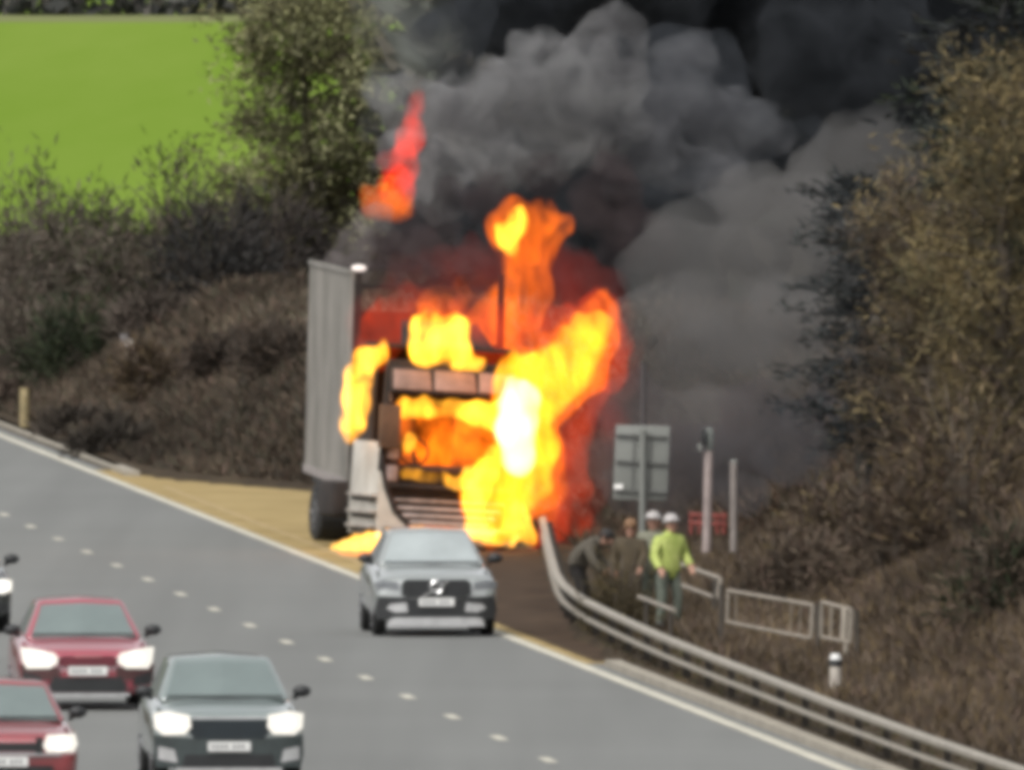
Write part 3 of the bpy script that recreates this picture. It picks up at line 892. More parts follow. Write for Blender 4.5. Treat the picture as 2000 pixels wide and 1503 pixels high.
# the pale lower side of the cab with its steps
sd = MB()
sd.loft([[(-1.20, .10, .22), (-1.26, .9, .20), (-1.26, 2.1, .20), (-1.14, 2.1, .20), (-1.1, .2, .22)],
         [(-1.22, .06, .85), (-1.27, .9, .85), (-1.27, 2.1, .85), (-1.16, 2.1, .85), (-1.1, .2, .85)],
         [(-1.21, .02, 1.75), (-1.245, .9, 1.75), (-1.245, 2.1, 1.75), (-1.16, 2.1, 1.75), (-1.1, .2, 1.75)]])
sp_ = sd.build('side_panel', M_cream, cab_root, bevel=.03)
for z in (.34, .58, .86):
    MB().box((-1.30, .95, z), (.12, 1.9, .045)).build('step', M_bump, sp_, bevel=.01)
    MB().box((-1.275, .95, z - .07), (.04, 1.7, .05)).build('step_recess', M_char, sp_)
MB().box((-1.25, 2.9, .75), (.5, 1.3, .6)).build('fuel_tank', M_char, cab_root, bevel=.08)
ch = MB().box((-.42, 3.8, .85), (.10, 4.4, .26)).box((.42, 3.8, .85), (.10, 4.4, .26))
ch.build('chassis', M_char, cab_root)
for x in (-1.04, 1.04):
    wheel(cab_root, x, 1.1, .5, .32); wheel(cab_root, x, 4.7, .5, .5)

tr = empty('semi_trailer', P(823, 1067, 506.6), R(3.3))
tr.rotation_euler = (0, R(1.5), R(3.3))
tag(tr, 'long pale grey box trailer burning behind the lorry cab', 'trailer')
tw = 1.275
MB().box((0, 6.8, 1.02), (2.50, 13.6, .16)).build('trailer_floor', M_char, tr)
sp = MB().box((-tw, 6.8, 2.83), (.05, 13.6, 3.55))
side = sp.build('side_panel', M_tside, tr)
for i in range(14):
    MB().box((-tw - .032, .5 + i * .97, 2.83), (.014, .06, 3.5)).build('rib', M_tside, side)
MB().box((-tw - .035, 6.8, 1.03), (.03, 13.6, .14)).build('lower_rail', M_slat, side)
MB().box((-tw - .035, 6.8, 4.57), (.03, 13.6, .09)).build('upper_rail', M_tside, side)
MB().box((tw, 6.8, 2.6), (.05, 13.6, 3.0)).build('side_panel', M_char, tr)
MB().box((0, 13.55, 2.4), (2.5, .08, 2.7)).build('rear_door', M_char, tr)
# burnt open front: posts and a few rails left
for x in (-tw + .10, tw - .05):
    MB().box((x, -.03, 2.75), (.11, .11, 3.7)).build('corner_post', M_char, tr)
for z in (1.2, 2.4, 3.3):
    MB().box((0, .02, z), (2.34, .05, .10)).build('front_rail', M_char, tr)
ml = MB().ball((-tw + .10, -.08, 4.64), (.13, .06, .055)); ml.build('marker_lamp', mat_lamp('marker_lamp', (1, .85, .78), .5), tr, smooth=True)
for i in range(9):
    MB().box((0, 2.2 + i * 1.35, 4.55 - (.25 if i < 3 else 0)), (2.5, .05, .05)).build('roof_bow', M_char, tr)
for y in (5.6, 7.0, 8.4):
    for x in (-1.05, 1.05): wheel(tr, x, y, .5, .36)
MB().box((-1.10, 4.35, .62), (.36, .10, .85)).build('mudflap', M_black, tr)
MB().box((-1.17, 2.9, .72), (.22, 2.2, .52)).build('pallet_locker', M_black, tr, bevel=.04)
MB().box((-1.18, 8.0, .93), (.12, 8.0, .2)).build('side_guard', M_black, tr)
for y, z in ((3.9, .62), (1.85, .66)):
    MB().box((-1.30, y, z), (.03, .22 + y * .05, .13)).build('reflector', M_reflect, tr)
    MB().box((-1.20, y - 1.06, z), (.17, .012, .12)).build('reflector', M_reflect, tr)
for x in (-.9, .9):
    MB().box((x, 2.2, .55), (.12, .12, .95)).box((x, 2.2, .05), (.3, .3, .06)).build('landing_leg', M_char, tr)

# ------------------------------------------------------------------ guard rail, railings, signs, posts
M_galv = mat('galvanised_steel', (.25, .225, .185), .55, .15, var=.22, scale=3)
M_galv_d = mat('weathered_post', (.05, .042, .034), .8, .1, var=.35, scale=5)
M_rail = mat('pale_railing', (.25, .22, .18), .6, .1, var=.25, scale=4)

path_px = [(1064, 1008), (1072, 1045), (1082, 1085), (1092, 1118), (1104, 1137), (1122, 1152), (1145, 1167), (1175, 1182), (1200, 1194), (1250, 1217), (1300, 1239), (1400, 1279), (1500, 1317), (1632, 1368), (1800, 1429), (1920, 1470), (2020, 1503), (2120, 1536)]
RZ = .62
path = [G(x, y, RZ) for x, y in path_px]
def resample(pts, step):
    out = [pts[0]]; acc = 0
    for a, b in zip(pts, pts[1:]):
        L = (b - a).length; t = step - acc
        while t <= L:
            out.append(a.lerp(b, t / L)); t += step
        acc = L - (t - step)
    out.append(pts[-1]); return out
path = resample(path, .8)
for _ in range(3):
    path = [path[0]] + [(path[i - 1] + path[i] * 2 + path[i + 1]) / 4 for i in range(1, len(path) - 1)] + [path[-1]]
def prof_(z0, h, d):
    f = [(0, z0), (-d * .6, z0 - .004), (-d, z0 - h * .25), (-d, z0 - h * .7), (-d * .5, z0 - h), (0, z0 - h)]
    return f + [(x + .012 if x == 0 else x + .02, z) for x, z in reversed(f)]
profs = {'upper_beam': prof_(0, .105, .09), 'lower_beam': prof_(-.265, .062, .07)}
secs = []
rail = empty('guard_rail', (path[8].x, path[8].y, .1))
tag(rail, 'long corrugated steel guard rail curving along the verge to the lower right corner', 'guard rail')
for i, p in enumerate(path):
    t = (path[min(i + 1, len(path) - 1)] - path[max(i - 1, 0)]).normalized()
    nrm = Vector((t.y, -t.x, 0))
    if nrm.x > 0: nrm = -nrm
    secs.append((p, nrm))
# the beams come in lapped lengths
for nm, prof in profs.items():
    for k in range(0, len(secs) - 1, 5):
        MB().loft([[Vector((p.x, p.y, RZ)) - n_ * d + Vector((0, 0, z)) - rail.location for d, z in prof] for p, n_ in secs[k:k + 6]]).build(nm, M_galv, rail)
for i in range(1, len(path), 6):
    p = path[i]
    t = (path[min(i + 1, len(path) - 1)] - path[max(i - 1, 0)]).normalized()
    nrm = Vector((t.y, -t.x, 0)); nrm = -nrm if nrm.x > 0 else nrm
    q = p - nrm * .08 - rail.location
    MB().box((q.x, q.y, .12 - rail.location.z), (.10, .07, .86)).box((q.x - .045 , q.y - .06, .12 - rail.location.z), (.012, .10, .86)).build('post', M_galv_d, rail)

def bar(mb, a, b, r=.026):
    mb.tube(a, b, r, n=8)
def px_panel(name, label, corners, Ys, inner, M=None, posts=(), r=.026, group='railings on the verge'):
    """a railing frame; corners in photo pixels (top left, top right, bottom right, bottom left), left and right distance"""
    (tl, tr_, br, bl) = corners; Yl, Yr = Ys
    A, B, C_, D = P(*tl, Yl), P(*tr_, Yr), P(*br, Yr), P(*bl, Yl)
    root = empty(name, (A + B) / 2 - Vector((0, 0, .9)))
    tag(root, label, 'railing', group)
    o = root.location
    for nm, p, q, rr in (('top_rail', A, B, r), ('bottom_rail', D, C_, r * .9), ('end_bar', A, D, r * .9), ('end_bar', B, C_, r * 1.1)):
        mb = MB(); bar(mb, p - o, q - o, rr); mb.build(nm, M or M_rail, root)
    for t, rr in inner:
        mb = MB(); bar(mb, A.lerp(B, t) - o, D.lerp(C_, t) - o, rr); mb.build('bar', M or M_rail, root)
    for px, y0, y1, Y, m in posts:
        mb = MB(); p, q = P(px, y0, Y) - o, P(px, y1, Y) - o
        mb.tube(q, p, .035, n=8); mb.build('post', m, root)
px_panel('railing', 'long open railing panel in the middle of the three railings', ((1422, 1153), (1588, 1181), (1584, 1246), (1420, 1214)), (432, 429), [(.10, .008), (.75, .008), (.86, .008)], posts=((1409, 1140, 1262, 432, M_galv_d), (1597, 1180, 1290, 429, M_galv_d)))
px_panel('railing', 'short railing panel with a broad end plate, rightmost of the three railings', ((1605, 1175), (1664, 1190), (1660, 1254), (1604, 1243)), (428.5, 427.5), [(.33, .018), (.72, .030), (.82, .045)], posts=((1674, 1190, 1345, 427, M_galv_d), (1652, 1256, 1345, 427.4, M_rail)))
px_panel('railing', 'sloping handrail behind the worker in the lime jacket, leftmost of the three railings', ((1240, 1068), (1408, 1130), (1400, 1168), (1240, 1108)), (457, 450), [], posts=((1396, 1130, 1225, 450, M_galv_d),), r=.034)
# low rail behind the legs
lowr = empty('low_rail', P(1290, 1230, 438)); tag(lowr, 'low pale rail behind the legs of the worker in lime', 'rail', 'railings on the verge')
mb = MB(); bar(mb, P(1248, 1165, 441) - lowr.location, P(1318, 1192, 436) - lowr.location, .03); mb.build('rail', M_rail, lowr)
mb = MB(); bar(mb, P(1262, 1170, 440) - lowr.location, P(1262, 1235, 440) - lowr.location, .03); mb.build('post', M_galv_d, lowr)
mb = MB(); bar(mb, P(1310, 1188, 436.5) - lowr.location, P(1310, 1248, 436.5) - lowr.location, .03); mb.build('post', M_galv_d, lowr)

# back of a road sign
M_sign = mat('sign_back', (.17, .175, .16), .55, .2, var=.10, scale=2)
sY = 458
s0 = P(1253, 1200, sY)
sg = empty('road_sign', s0); tag(sg, 'grey back of a rectangular road sign on a post above the workers', 'sign')
def L(px, py, Y=sY, o=s0): return P(px, py, Y) - o
A, B, C_, D = L(1203, 830), L(1309, 832), L(1303, 977), L(1197, 975)
mb = MB().loft([[A, B, C_, D], [p + Vector((0, .02, 0)) for p in (A, B, C_, D)]]); pan = mb.build('panel', M_sign, sg, bevel=.012)
M_ch = mat('sign_channel', (.09, .09, .085), .6, .2)
for y0, y1, m in ((849, 853, M_ch), (900, 906, M_ch), (957, 962, M_ch)):
    p, q = L(1203, y0, sY - .03), L(1303, y1, sY - .03)
    MB().loft([[p + Vector((0, -.02, .016)), p + Vector((0, .02, .016)), p + Vector((0, .02, -.016)), p + Vector((0, -.02, -.016))], [q + Vector((0, -.02, .016)), q + Vector((0, .02, .016)), q + Vector((0, .02, -.016)), q + Vector((0, -.02, -.016))]]).build('channel', m, pan)
for px in (1238, 1272):
    MB().tube(L(px + 1, 845, sY - .02), L(px - 3, 962, sY - .02), .010, n=6).build('stiffener', M_ch, pan)
MB().box(L(1208, 950, sY - .05), (.13, .03, .07)).build('white_tag', M_reflect, pan)
MB().tube(L(1253, 1205, sY - .07), L(1256, 838, sY - .07), .050, n=10).build('post', M_sign, sg)
def simple_post(name, label, px, y0, y1, Y, r, m, cat='post', extra=None, group=None, lean=0):
    b = P(px, y1, Y); root = empty(name, b); tag(root, label, cat, group)
    MB().tube((0, 0, -.3), P(px + lean, y0, Y) - b, r, n=10).build('post_shaft', m, root)
    if extra: extra(root, b)
    return root
def cap_(root, b):
    MB().tube(P(1257, 708, 466) - b, P(1257, 703, 466) - b, .05, n=10).build('cap', M_galv_d, root)
simple_post('dark_pole', 'dark slender pole rising above the top of the road sign', 1253, 708, 1190, 466, .045, mat('dark_pole_paint', (.05, .042, .042), .7), 'pole', cap_, lean=4)
def cam_box(root, b):
    MB().box(P(1386, 858, 470) - b, (.11, .12, .36)).build('housing', mat('post_housing', (.11, .12, .11), .5), root, bevel=.02)
    MB().box(P(1374, 853, 469.9) - b, (.07, .12, .26)).build('camera', M_black, root, bevel=.02)
    MB().box(P(1367, 874, 469.9) - b, (.06, .10, .12)).build('bracket', M_sign, root, bevel=.01)
simple_post('camera_post', 'pale post carrying a small dark box beside the road sign', 1380, 880, 1040, 470, .070, mat('pale_post', (.27, .22, .205), .6), 'post', cam_box, lean=4)
def top_(root, b):
    MB().tube(P(1434, 902, 474) - b, P(1434, 898, 474) - b, .062, .05, n=10).build('cap', M_sign, root)
simple_post('plain_post', 'plain pale post right of the post with the small box', 1433, 902, 1040, 474, .055, mat('grey_post', (.19, .165, .15), .6), 'post', top_)
# red barrier lying low behind the posts
M_redb = mat('red_plastic', (.16, .030, .022), .6, var=.5, scale=8)
rb = empty('red_barrier', P(1385, 1040, 478)); tag(rb, 'low red plastic barrier behind the pale post', 'barrier')
b0 = rb.location
for y0 in (1004, 1020):
    MB().loft([[P(1345, y0, 478) - b0 + Vector((0, dy, dz)) for dy, dz in ((-.03, .035), (.03, .035), (.03, -.035), (-.03, -.035))], [P(1420, y0 + 4, 478) - b0 + Vector((0, dy, dz)) for dy, dz in ((-.03, .035), (.03, .035), (.03, -.035), (-.03, -.035))]]).build('rail', M_redb, rb, bevel=.015)
for px in (1350, 1366, 1384, 1401, 1414):
    MB().tube(P(px, 1000 + (px % 7) * 1.5, 478) - b0, P(px, 1042, 478) - b0, .03, n=8).build('post', M_redb, rb)
# verge marker post left, plate in the bushes, bollard by the rail
def strip_(root, b):
    MB().box(P(48, 770, 611.9) - b, (.10, .012, .10)).build('reflector', mat('dull_reflector', (.30, .24, .13), .5), root)
simple_post('marker_post', 'yellowish marker post standing behind the kerb at the left edge', 48, 757, 842, 612, .10, mat('yellow_post', (.24, .19, .095), .7, var=.25), 'marker post', strip_)
def plate_(root, b):
    q = P(252, 681, 603) - b
    MB().box(q, (.20, .03, .34), Matrix.Rotation(R(12), 3, 'Y')).build('plate', mat('white_plate', (.50, .46, .44), .5), root, bevel=.03)
    MB().box(P(242, 660, 603) - b, (.16, .03, .14)).build('upper_plate', mat('grey_plate', (.13, .12, .12), .6), root, bevel=.02)
simple_post('marker_plate', 'small white plate on a stake among the brown undergrowth', 252, 665, 800, 603, .03, M_galv_d, 'marker', plate_)
def boll(root, b):
    MB().tube(P(1632, 1300, 409) - b, P(1632, 1287, 409) - b, .088, n=14).build('dark_band', M_black, root)
    MB().tube(P(1632, 1287, 409) - b, P(1632, 1276, 409) - b, .080, .06, n=14).build('cap', M_plate, root)
simple_post('bollard', 'white bollard with a dark band and white cap behind the guard rail', 1632, 1300, 1390, 409, .078, mat('white_bollard', (.42, .38, .33), .6, var=.2), 'bollard', boll)

# ------------------------------------------------------------------ people
M_skin = mat('skin', (.36, .20, .14), .6, var=.1)
def person(label, base, J, cloth, cap=None, face=1, group=None, glow=None):
    """J: joints in metres from the feet; one skinned body, clothes told apart by the limb they cover"""
    E = [('pelvis', 'waist', 'top'), ('waist', 'chest', 'top'), ('chest', 'neckb', 'top'), ('neckb', 'neck', 'skin'), ('neck', 'jaw', 'skin'), ('jaw', 'brow', 'skin'), ('brow', 'crown', 'skin')]
    Rr = dict(pelvis=.150, waist=.150, chest=.175, neckb=.095, neck=.058, jaw=.078, brow=.096, crown=.055)
    for s in 'lr':
        E += [('chest', 'sh' + s, 'top'), ('sh' + s, 'el' + s, 'top'), ('el' + s, 'wr' + s, 'top'), ('wr' + s, 'pm' + s, 'skin'),
              ('pelvis', 'hp' + s, 'leg'), ('hp' + s, 'kn' + s, 'leg'), ('kn' + s, 'an' + s, 'leg'), ('an' + s, 'to' + s, 'boot')]
        Rr.update({'sh' + s: .085, 'el' + s: .060, 'wr' + s: .042, 'pm' + s: .040, 'hp' + s: .115, 'kn' + s: .080, 'an' + s: .058, 'to' + s: .045})
        pm, wr = Vector(J['pm' + s]), Vector(J['wr' + s])
        d = (pm - wr).normalized(); sd = d.cross(Vector((0, 1, 0)))
        sd = sd.normalized() if sd.length > .1 else Vector((1, 0, 0))
        up = d.cross(sd)
        for k, (off, ln) in enumerate(((-.03, .068), (-.010, .080), (.010, .075), (.030, .058))):
            a = pm + sd * off + d * .03; b = a + (d * .9 + up * .25).normalized() * ln * .55; c = b + (d * .7 + up * .6).normalized() * ln * .5
            J['f%s%da' % (s, k)], J['f%s%db' % (s, k)] = b, c
            E += [('pm' + s, 'f%s%da' % (s, k), 'skin'), ('f%s%da' % (s, k), 'f%s%db' % (s, k), 'skin')]
            Rr['f%s%da' % (s, k)] = .0095; Rr['f%s%db' % (s, k)] = .0085
        th = pm - d * .03 + sd * .055; J['t' + s] = th; J['u' + s] = th + d * .05
        E += [('wr' + s, 't' + s, 'skin'), ('t' + s, 'u' + s, 'skin')]; Rr['t' + s] = .013; Rr['u' + s] = .010
    names = list(Rr)
    me = bpy.data.meshes.new('person')
    me.from_pydata([tuple(J[n]) for n in names], [(names.index(a), names.index(b)) for a, b, _ in E], [])
    o = bpy.data.objects.new('person', me); COL.objects.link(o)
    sk = o.modifiers.new('skin', 'SKIN'); sk.use_smooth_shade = True
    for i, n in enumerate(names):
        d = me.skin_vertices[0].data[i]; d.radius = (Rr[n], Rr[n]); d.use_root = (n == 'pelvis')
    ss = o.modifiers.new('sub', 'SUBSURF'); ss.levels = 2; ss.render_levels = 2
    dg = bpy.context.evaluated_depsgraph_get()
    m2 = bpy.data.meshes.new_from_object(o.evaluated_get(dg))
    bpy.data.objects.remove(o)
    m2.name = 'person'
    keys = ['skin', 'top', 'leg', 'boot']
    ob = link_mesh('person', m2, [M_skin] + [cloth[k] for k in keys[1:]], None, base)
    ob.scale = (.94, .94, .94)
    tag(ob, label, 'person', group)
    segs = [(Vector(J[a]), Vector(J[b]), keys.index(k), Rr[a], Rr[b]) for a, b, k in E]
    idx = []
    for p in m2.polygons:
        c = p.center; best = (9, 0)
        for a, b, k, ra, rb in segs:
            ab = b - a; t = min(1, max(0, (c - a).dot(ab) / max(1e-9, ab.dot(ab))))
            dd = (c - a - ab * t).length - (ra + (rb - ra) * t)
            if dd < best[0]: best = (dd, k)
        idx.append(best[1])
    m2.polygons.foreach_set('material_index', idx)
    m2.polygons.foreach_set('use_smooth', [True] * len(idx))
    # loose jacket over the upper body
    bm = bmesh.new(); bm.from_mesh(m2)
    bm.normal_update()
    bmesh.ops.delete(bm, geom=[f for f in bm.faces if f.material_index != 1], context='FACES')
    for v in bm.verts: v.co += v.normal * .022
    mj = bpy.data.meshes.new('jacket'); bm.to_mesh(mj); bm.free()
    link_mesh('jacket', mj, cloth['top'], ob)
    for p in mj.polygons: p.material_index = 0
    # face
    br, jw, cr = Vector(J['brow']), Vector(J['jaw']), Vector(J['crown'])
    fd = Vector(J.get('face', (0, -1, 0))).normalized()
    mid = br.lerp(jw, .45); sx = fd.cross((cr - jw).normalized())
    for q in (1, -1): MB().ball(mid + fd * .088 + sx * .033 * q + Vector((0, 0, .02)), .012, 8, 5).build('eye', M_black, ob)
    nz = MB(); nz.tube(mid + fd * .082 + Vector((0, 0, .02)), mid + fd * .112 - Vector((0, 0, .022)), .010, .017, 6); nz.build('nose', M_skin, ob)
    mo = MB(); mo.tube(mid + fd * .082 + sx * .022 - Vector((0, 0, .055)), mid + fd * .082 - sx * .022 - Vector((0, 0, .055)), .008, n=6); mo.build('mouth', mat('lips', (.22, .08, .07), .6), ob)
    for q in (1, -1): MB().ball(mid + sx * .095 * q, (.018, .025, .032), 8, 5).build('ear', M_skin, ob)
    if cap:
        kind, m = cap
        c = br + (cr - jw).normalized() * .03
        mb = MB()
        secs = []
        ax = (cr - jw).normalized(); q = ax.to_track_quat('Z', 'Y')
        rr = .125 if kind == 'hard_hat' else .112
        for k in range(6):
            t = math.pi / 2 * k / 5.4
            secs.append([c + q @ Vector((rr * math.cos(t) * math.cos(a), rr * 1.1 * math.cos(t) * math.sin(a), rr * .98 * math.sin(t))) - (fd * .02 if kind == 'hair' else Vector()) for a in [2 * math.pi * i / 14 for i in range(14)]])
        if kind == 'hard_hat':
            secs.insert(0, [c + q @ Vector((rr * 1.18 * math.cos(a), rr * 1.3 * math.sin(a), -.012)) + fd * .02 for a in [2 * math.pi * i / 14 for i in range(14)]])
        else:
            secs.insert(0, [c + q @ Vector((rr * .98 * math.cos(a), rr * 1.05 * math.sin(a), -.09 if -math.sin(a) < .3 else -.01)) - fd * .025 for a in [2 * math.pi * i / 14 for i in range(14)]])
        mb.loft(secs).build(kind, m, ob, smooth=True)
    return ob

def stand(turn=0.0, lean=0.0, la=(-.30, -.10, .98), ra=(.30, -.05, .92), spread=.12, head=(0, -.02)):
    """upright pose facing -y, before turning"""
    J = dict(pelvis=(0, 0, .93), waist=(lean * .3, 0, 1.10), chest=(lean * .7, 0, 1.32), neckb=(lean, 0, 1.46), neck=(lean + head[0] * .5, head[1], 1.52), jaw=(lean + head[0], head[1] - .015, 1.58),
             brow=(lean + head[0], head[1], 1.67), crown=(lean + head[0], head[1] + .01, 1.735),
             shl=(lean - .20, .0, 1.40), shr=(lean + .20, 0, 1.40), hpl=(-.10, 0, .88), hpr=(.10, 0, .88),
             knl=(-spread, -.03, .49), knr=(spread + .02, -.06, .49), anl=(-spread - .02, .03, .08), anr=(spread + .05, .02, .08), tol=(-spread - .04, -.14, .045), tor=(spread + .08, -.15, .045))
    for s, a in (('l', la), ('r', ra)):
        sh = Vector(J['sh' + s]); w = Vector(a)
        el = sh.lerp(w, .5) + Vector((-.05 if s == 'l' else .05, .07, -.02))
        J['el' + s] = tuple(el); J['wr' + s] = a
        J['pm' + s] = tuple(w + (w - el).normalized() * .085)
    J['face'] = (0, -1, 0)
    m = Matrix.Rotation(turn, 3, 'Z')
    return {k: tuple(m @ Vector(v)) for k, v in J.items()}

M_lime = mat('lime_jacket', (.27, .36, .05), .75, var=.30, scale=5, c2=(.44, .48, .15))
M_grn = mat('grey_green_trousers', (.11, .125, .10), .85, var=.35, scale=7)
M_boot = mat('work_boots', (.02, .018, .016), .8)
M_hat = mat('white_hard_hat', (.30, .28, .27), .5, var=.06)
M_olive = mat('olive_coat', (.065, .056, .042), .85, var=.3, scale=6)
M_dkt = mat('dark_trousers', (.012, .010, .009), .9)
M_bwn = mat('brown_coat', (.05, .036, .018), .85, var=.3, scale=6)
M_tanp = mat('tan_trousers', (.045, .034, .018), .9)
M_hair = mat('dark_hair', (.010, .008, .007), .7)
M_hair2 = mat('brown_hair', (.16, .085, .04), .7)
gz = .10
def at_feet(px, Y):
    Y -= 2.5
    X = (px - 1000) * Y / F
    return Vector((X, Y, ground_z(X - edge_x(Y), Y)))
grp = 'people behind the guard rail'
person('worker in a lime high visibility jacket and white hard hat behind the guard rail', at_feet(1305, 447), stand(R(35), .02, (-.32, -.22, .96), (.30, -.16, 1.0), .13, (.03, -.01)), dict(top=M_lime, leg=M_grn, boot=M_boot), ('hard_hat', M_hat), group=grp)
person('person in a white hard hat standing just left of and behind the lime jacket', at_feet(1277, 449.5), stand(R(-20), 0, (-.24, -.2, 1.0), (.24, -.15, .95), .10), dict(top=mat('grey_jacket', (.15, .15, .11), .8), leg=M_grn, boot=M_boot), ('hard_hat', M_hat), group=grp)
brown_p = person('person in a brown coat with a bright firelit face standing by the sign post', at_feet(1232, 449), stand(R(-8), 0, (-.26, -.12, .93), (.18, -.30, 1.0), .11, (0, -.03)), dict(top=M_bwn, leg=M_tanp, boot=M_boot), ('hair', M_hair2), group=grp)
B = dict(pelvis=(-.16, .05, .86), waist=(-.13, .0, 1.02), chest=(.02, -.04, 1.20), neckb=(.17, -.08, 1.27), neck=(.23, -.10, 1.285), jaw=(.295, -.12, 1.27), brow=(.33, -.11, 1.345), crown=(.355, -.10, 1.40),
         shl=(.03, -.24, 1.20), shr=(.10, .15, 1.22), ell=(.10, -.34, .95), elr=(.22, .12, .98), wrl=(.26, -.38, .80), wrr=(.36, .02, .84), pml=(.335, -.39, .76), pmr=(.43, -.03, .80),
         hpl=(-.17, -.06, .82), hpr=(-.15, .15, .82), knl=(-.06, -.10, .47), knr=(.02, .18, .48), anl=(-.14, -.10, .08), anr=(-.08, .20, .08), tol=(.04, -.13, .045), tor=(.10, .19, .045), face=(.8, -.55, -.2))
person('dark haired person in an olive coat bending over behind the guard rail', at_feet(1146, 453), B, dict(top=M_olive, leg=M_dkt, boot=M_boot), ('hair', M_hair), group=grp)
brown_p.scale = (.90, .90, .90)

# ------------------------------------------------------------------ smoke and fire
def fill(name, mb, vox, keep_all=False):
    me = bpy.data.meshes.new(name); me.from_pydata(mb.v, [], mb.f)
    o = bpy.data.objects.new(name, me); COL.objects.link(o)
    r = o.modifiers.new('remesh', 'REMESH'); r.mode = 'VOXEL'; r.voxel_size = vox
    dg = bpy.context.evaluated_depsgraph_get()
    me2 = bpy.data.meshes.new_from_object(o.evaluated_get(dg))
    bpy.data.objects.remove(o)
    bm = bmesh.new(); bm.from_mesh(me2)
    # stray crumbs go
    seen = set(); comps = []
    for v0 in bm.verts:
        if v0 in seen: continue
        st = [v0]; seen.add(v0); c = []
        while st:
            v = st.pop(); c.append(v)
            for e in v.link_edges:
                w = e.other_vert(v)
                if w not in seen: seen.add(w); st.append(w)
        comps.append(c)
    comps.sort(key=len, reverse=True)
    for c in comps[1:]:
        if keep_all and len(c) > 40: continue
        bmesh.ops.delete(bm, geom=c, context='VERTS')
    return me2, bm

def finish(name, me2, bm, m, parent, label, cat, group, kind):
    bm.to_mesh(me2); bm.free()
    me2.name = name
    me2.polygons.foreach_set('use_smooth', [True] * len(me2.polygons))
    return tag(link_mesh(name, me2, m, parent), label, cat, group, kind)

def smoke(name, blobs, m, seed=0, vox=.12, kids=16, grand=5, kr=(.28, .52), amp=.10, freq=1.6, warp=.25, wfreq=.5, soft=2, label=None, kind='stuff', jit=.0):
    """cauliflower puffs: balls that carry smaller balls that carry smaller ones, melted into one skin and stirred"""
    rg = np.random.default_rng(100 + seed)
    mb = MB()
    for px, py, r, Y in blobs:
        c = P(px, py, Y); rr = r * Y / F
        mb.ball(c, rr * .86, 14, 9)
        for k in range(kids):
            d = Vector(rg.normal(size=3)).normalized()
            r1 = rr * rg.uniform(*kr)
            c1 = c + d * (rr * rg.uniform(.7, .95))
            mb.ball(c1, r1, 10, 7)
            if r1 < .16: continue
            for g in range(grand):
                e = (Vector(rg.normal(size=3)) + d).normalized()
                mb.ball(c1 + e * r1 * .85, r1 * rg.uniform(.3, .5), 8, 5)
    me2, bm = fill(name, mb, vox, True)
    for _ in range(soft):
        bmesh.ops.smooth_vert(bm, verts=bm.verts, factor=.5, use_axis_x=True, use_axis_y=True, use_axis_z=True)
    bm.normal_update()
    sd = Vector((seed * 13.1, seed * 7.7, seed * 3.3))
    new = []
    for v in bm.verts:
        p = v.co + sd
        w = mnoise.noise_vector(p * wfreq) * warp + mnoise.noise_vector(p * wfreq * 2.7) * warp * .45
        new.append(v.co + w + v.normal * (amp * mnoise.noise(p * freq) + amp * .6 * mnoise.noise(p * freq * 2.6)))
    for v, c in zip(bm.verts, new): v.co = c
    return finish(name, me2, bm, m, None, label, None, None, kind)

def flame(label, blobs, m, seed=0, vox=.05, warp=.16, wfreq=1.5, lick=.25, soft=5, dens=3, thick=1.0):
    """one tongue of fire: a chain of balls melted together, stirred, its top edges pulled upward"""
    rg = np.random.default_rng(300 + seed)
    mb = MB()
    blobs = [(a, b, r * 1.22, Y) for a, b, r, Y in blobs]
    for i, (px, py, r, Y) in enumerate(blobs):
        c = P(px, py, Y); rr = r * Y / F
        mb.ball(c, (rr, rr * thick, rr), 12, 8)
        for k in range(6):
            d = Vector(rg.normal(size=3)).normalized(); d.z += .25; d.y *= thick
            mb.ball(c + d * rr * .75, rr * rg.uniform(.25, .5), 8, 6)
        if i + 1 < len(blobs):
            q = blobs[i + 1]
            c2 = P(q[0], q[1], q[3]); r2 = q[2] * q[3] / F
            if (c2 - c).length < 2.2 * (rr + r2):
                for k in range(1, dens + 1):
                    t = k / (dens + 1); rm = rr * (1 - t) + r2 * t
                    mb.ball(c.lerp(c2, t), (rm * .9, rm * .9 * thick, rm * .9), 10, 7)
    me2, bm = fill('flame', mb, vox)
    for _ in range(soft):
        bmesh.ops.smooth_vert(bm, verts=bm.verts, factor=.5, use_axis_x=True, use_axis_y=True, use_axis_z=True)
    bm.normal_update()
    sd = Vector((seed * 9.1, seed * 5.7, seed * 2.3))
    new = []
    for v in bm.verts:
        p = v.co + sd
        q = Vector((p.x, p.y, p.z * .55))
        w = mnoise.noise_vector(q * wfreq) * warp + mnoise.noise_vector(q * wfreq * 2.5) * warp * .5
        up = max(0, v.normal.z + .2) * max(0, mnoise.noise(Vector((p.x * 3.2, p.y * 3.2, p.z * .6)))) * lick
        new.append(v.co + w + Vector((0, 0, up)))
    for v, c in zip(bm.verts, new): v.co = c
    return finish('flame', me2, bm, m, None, label, 'flame', 'flames on the burning lorry', None)

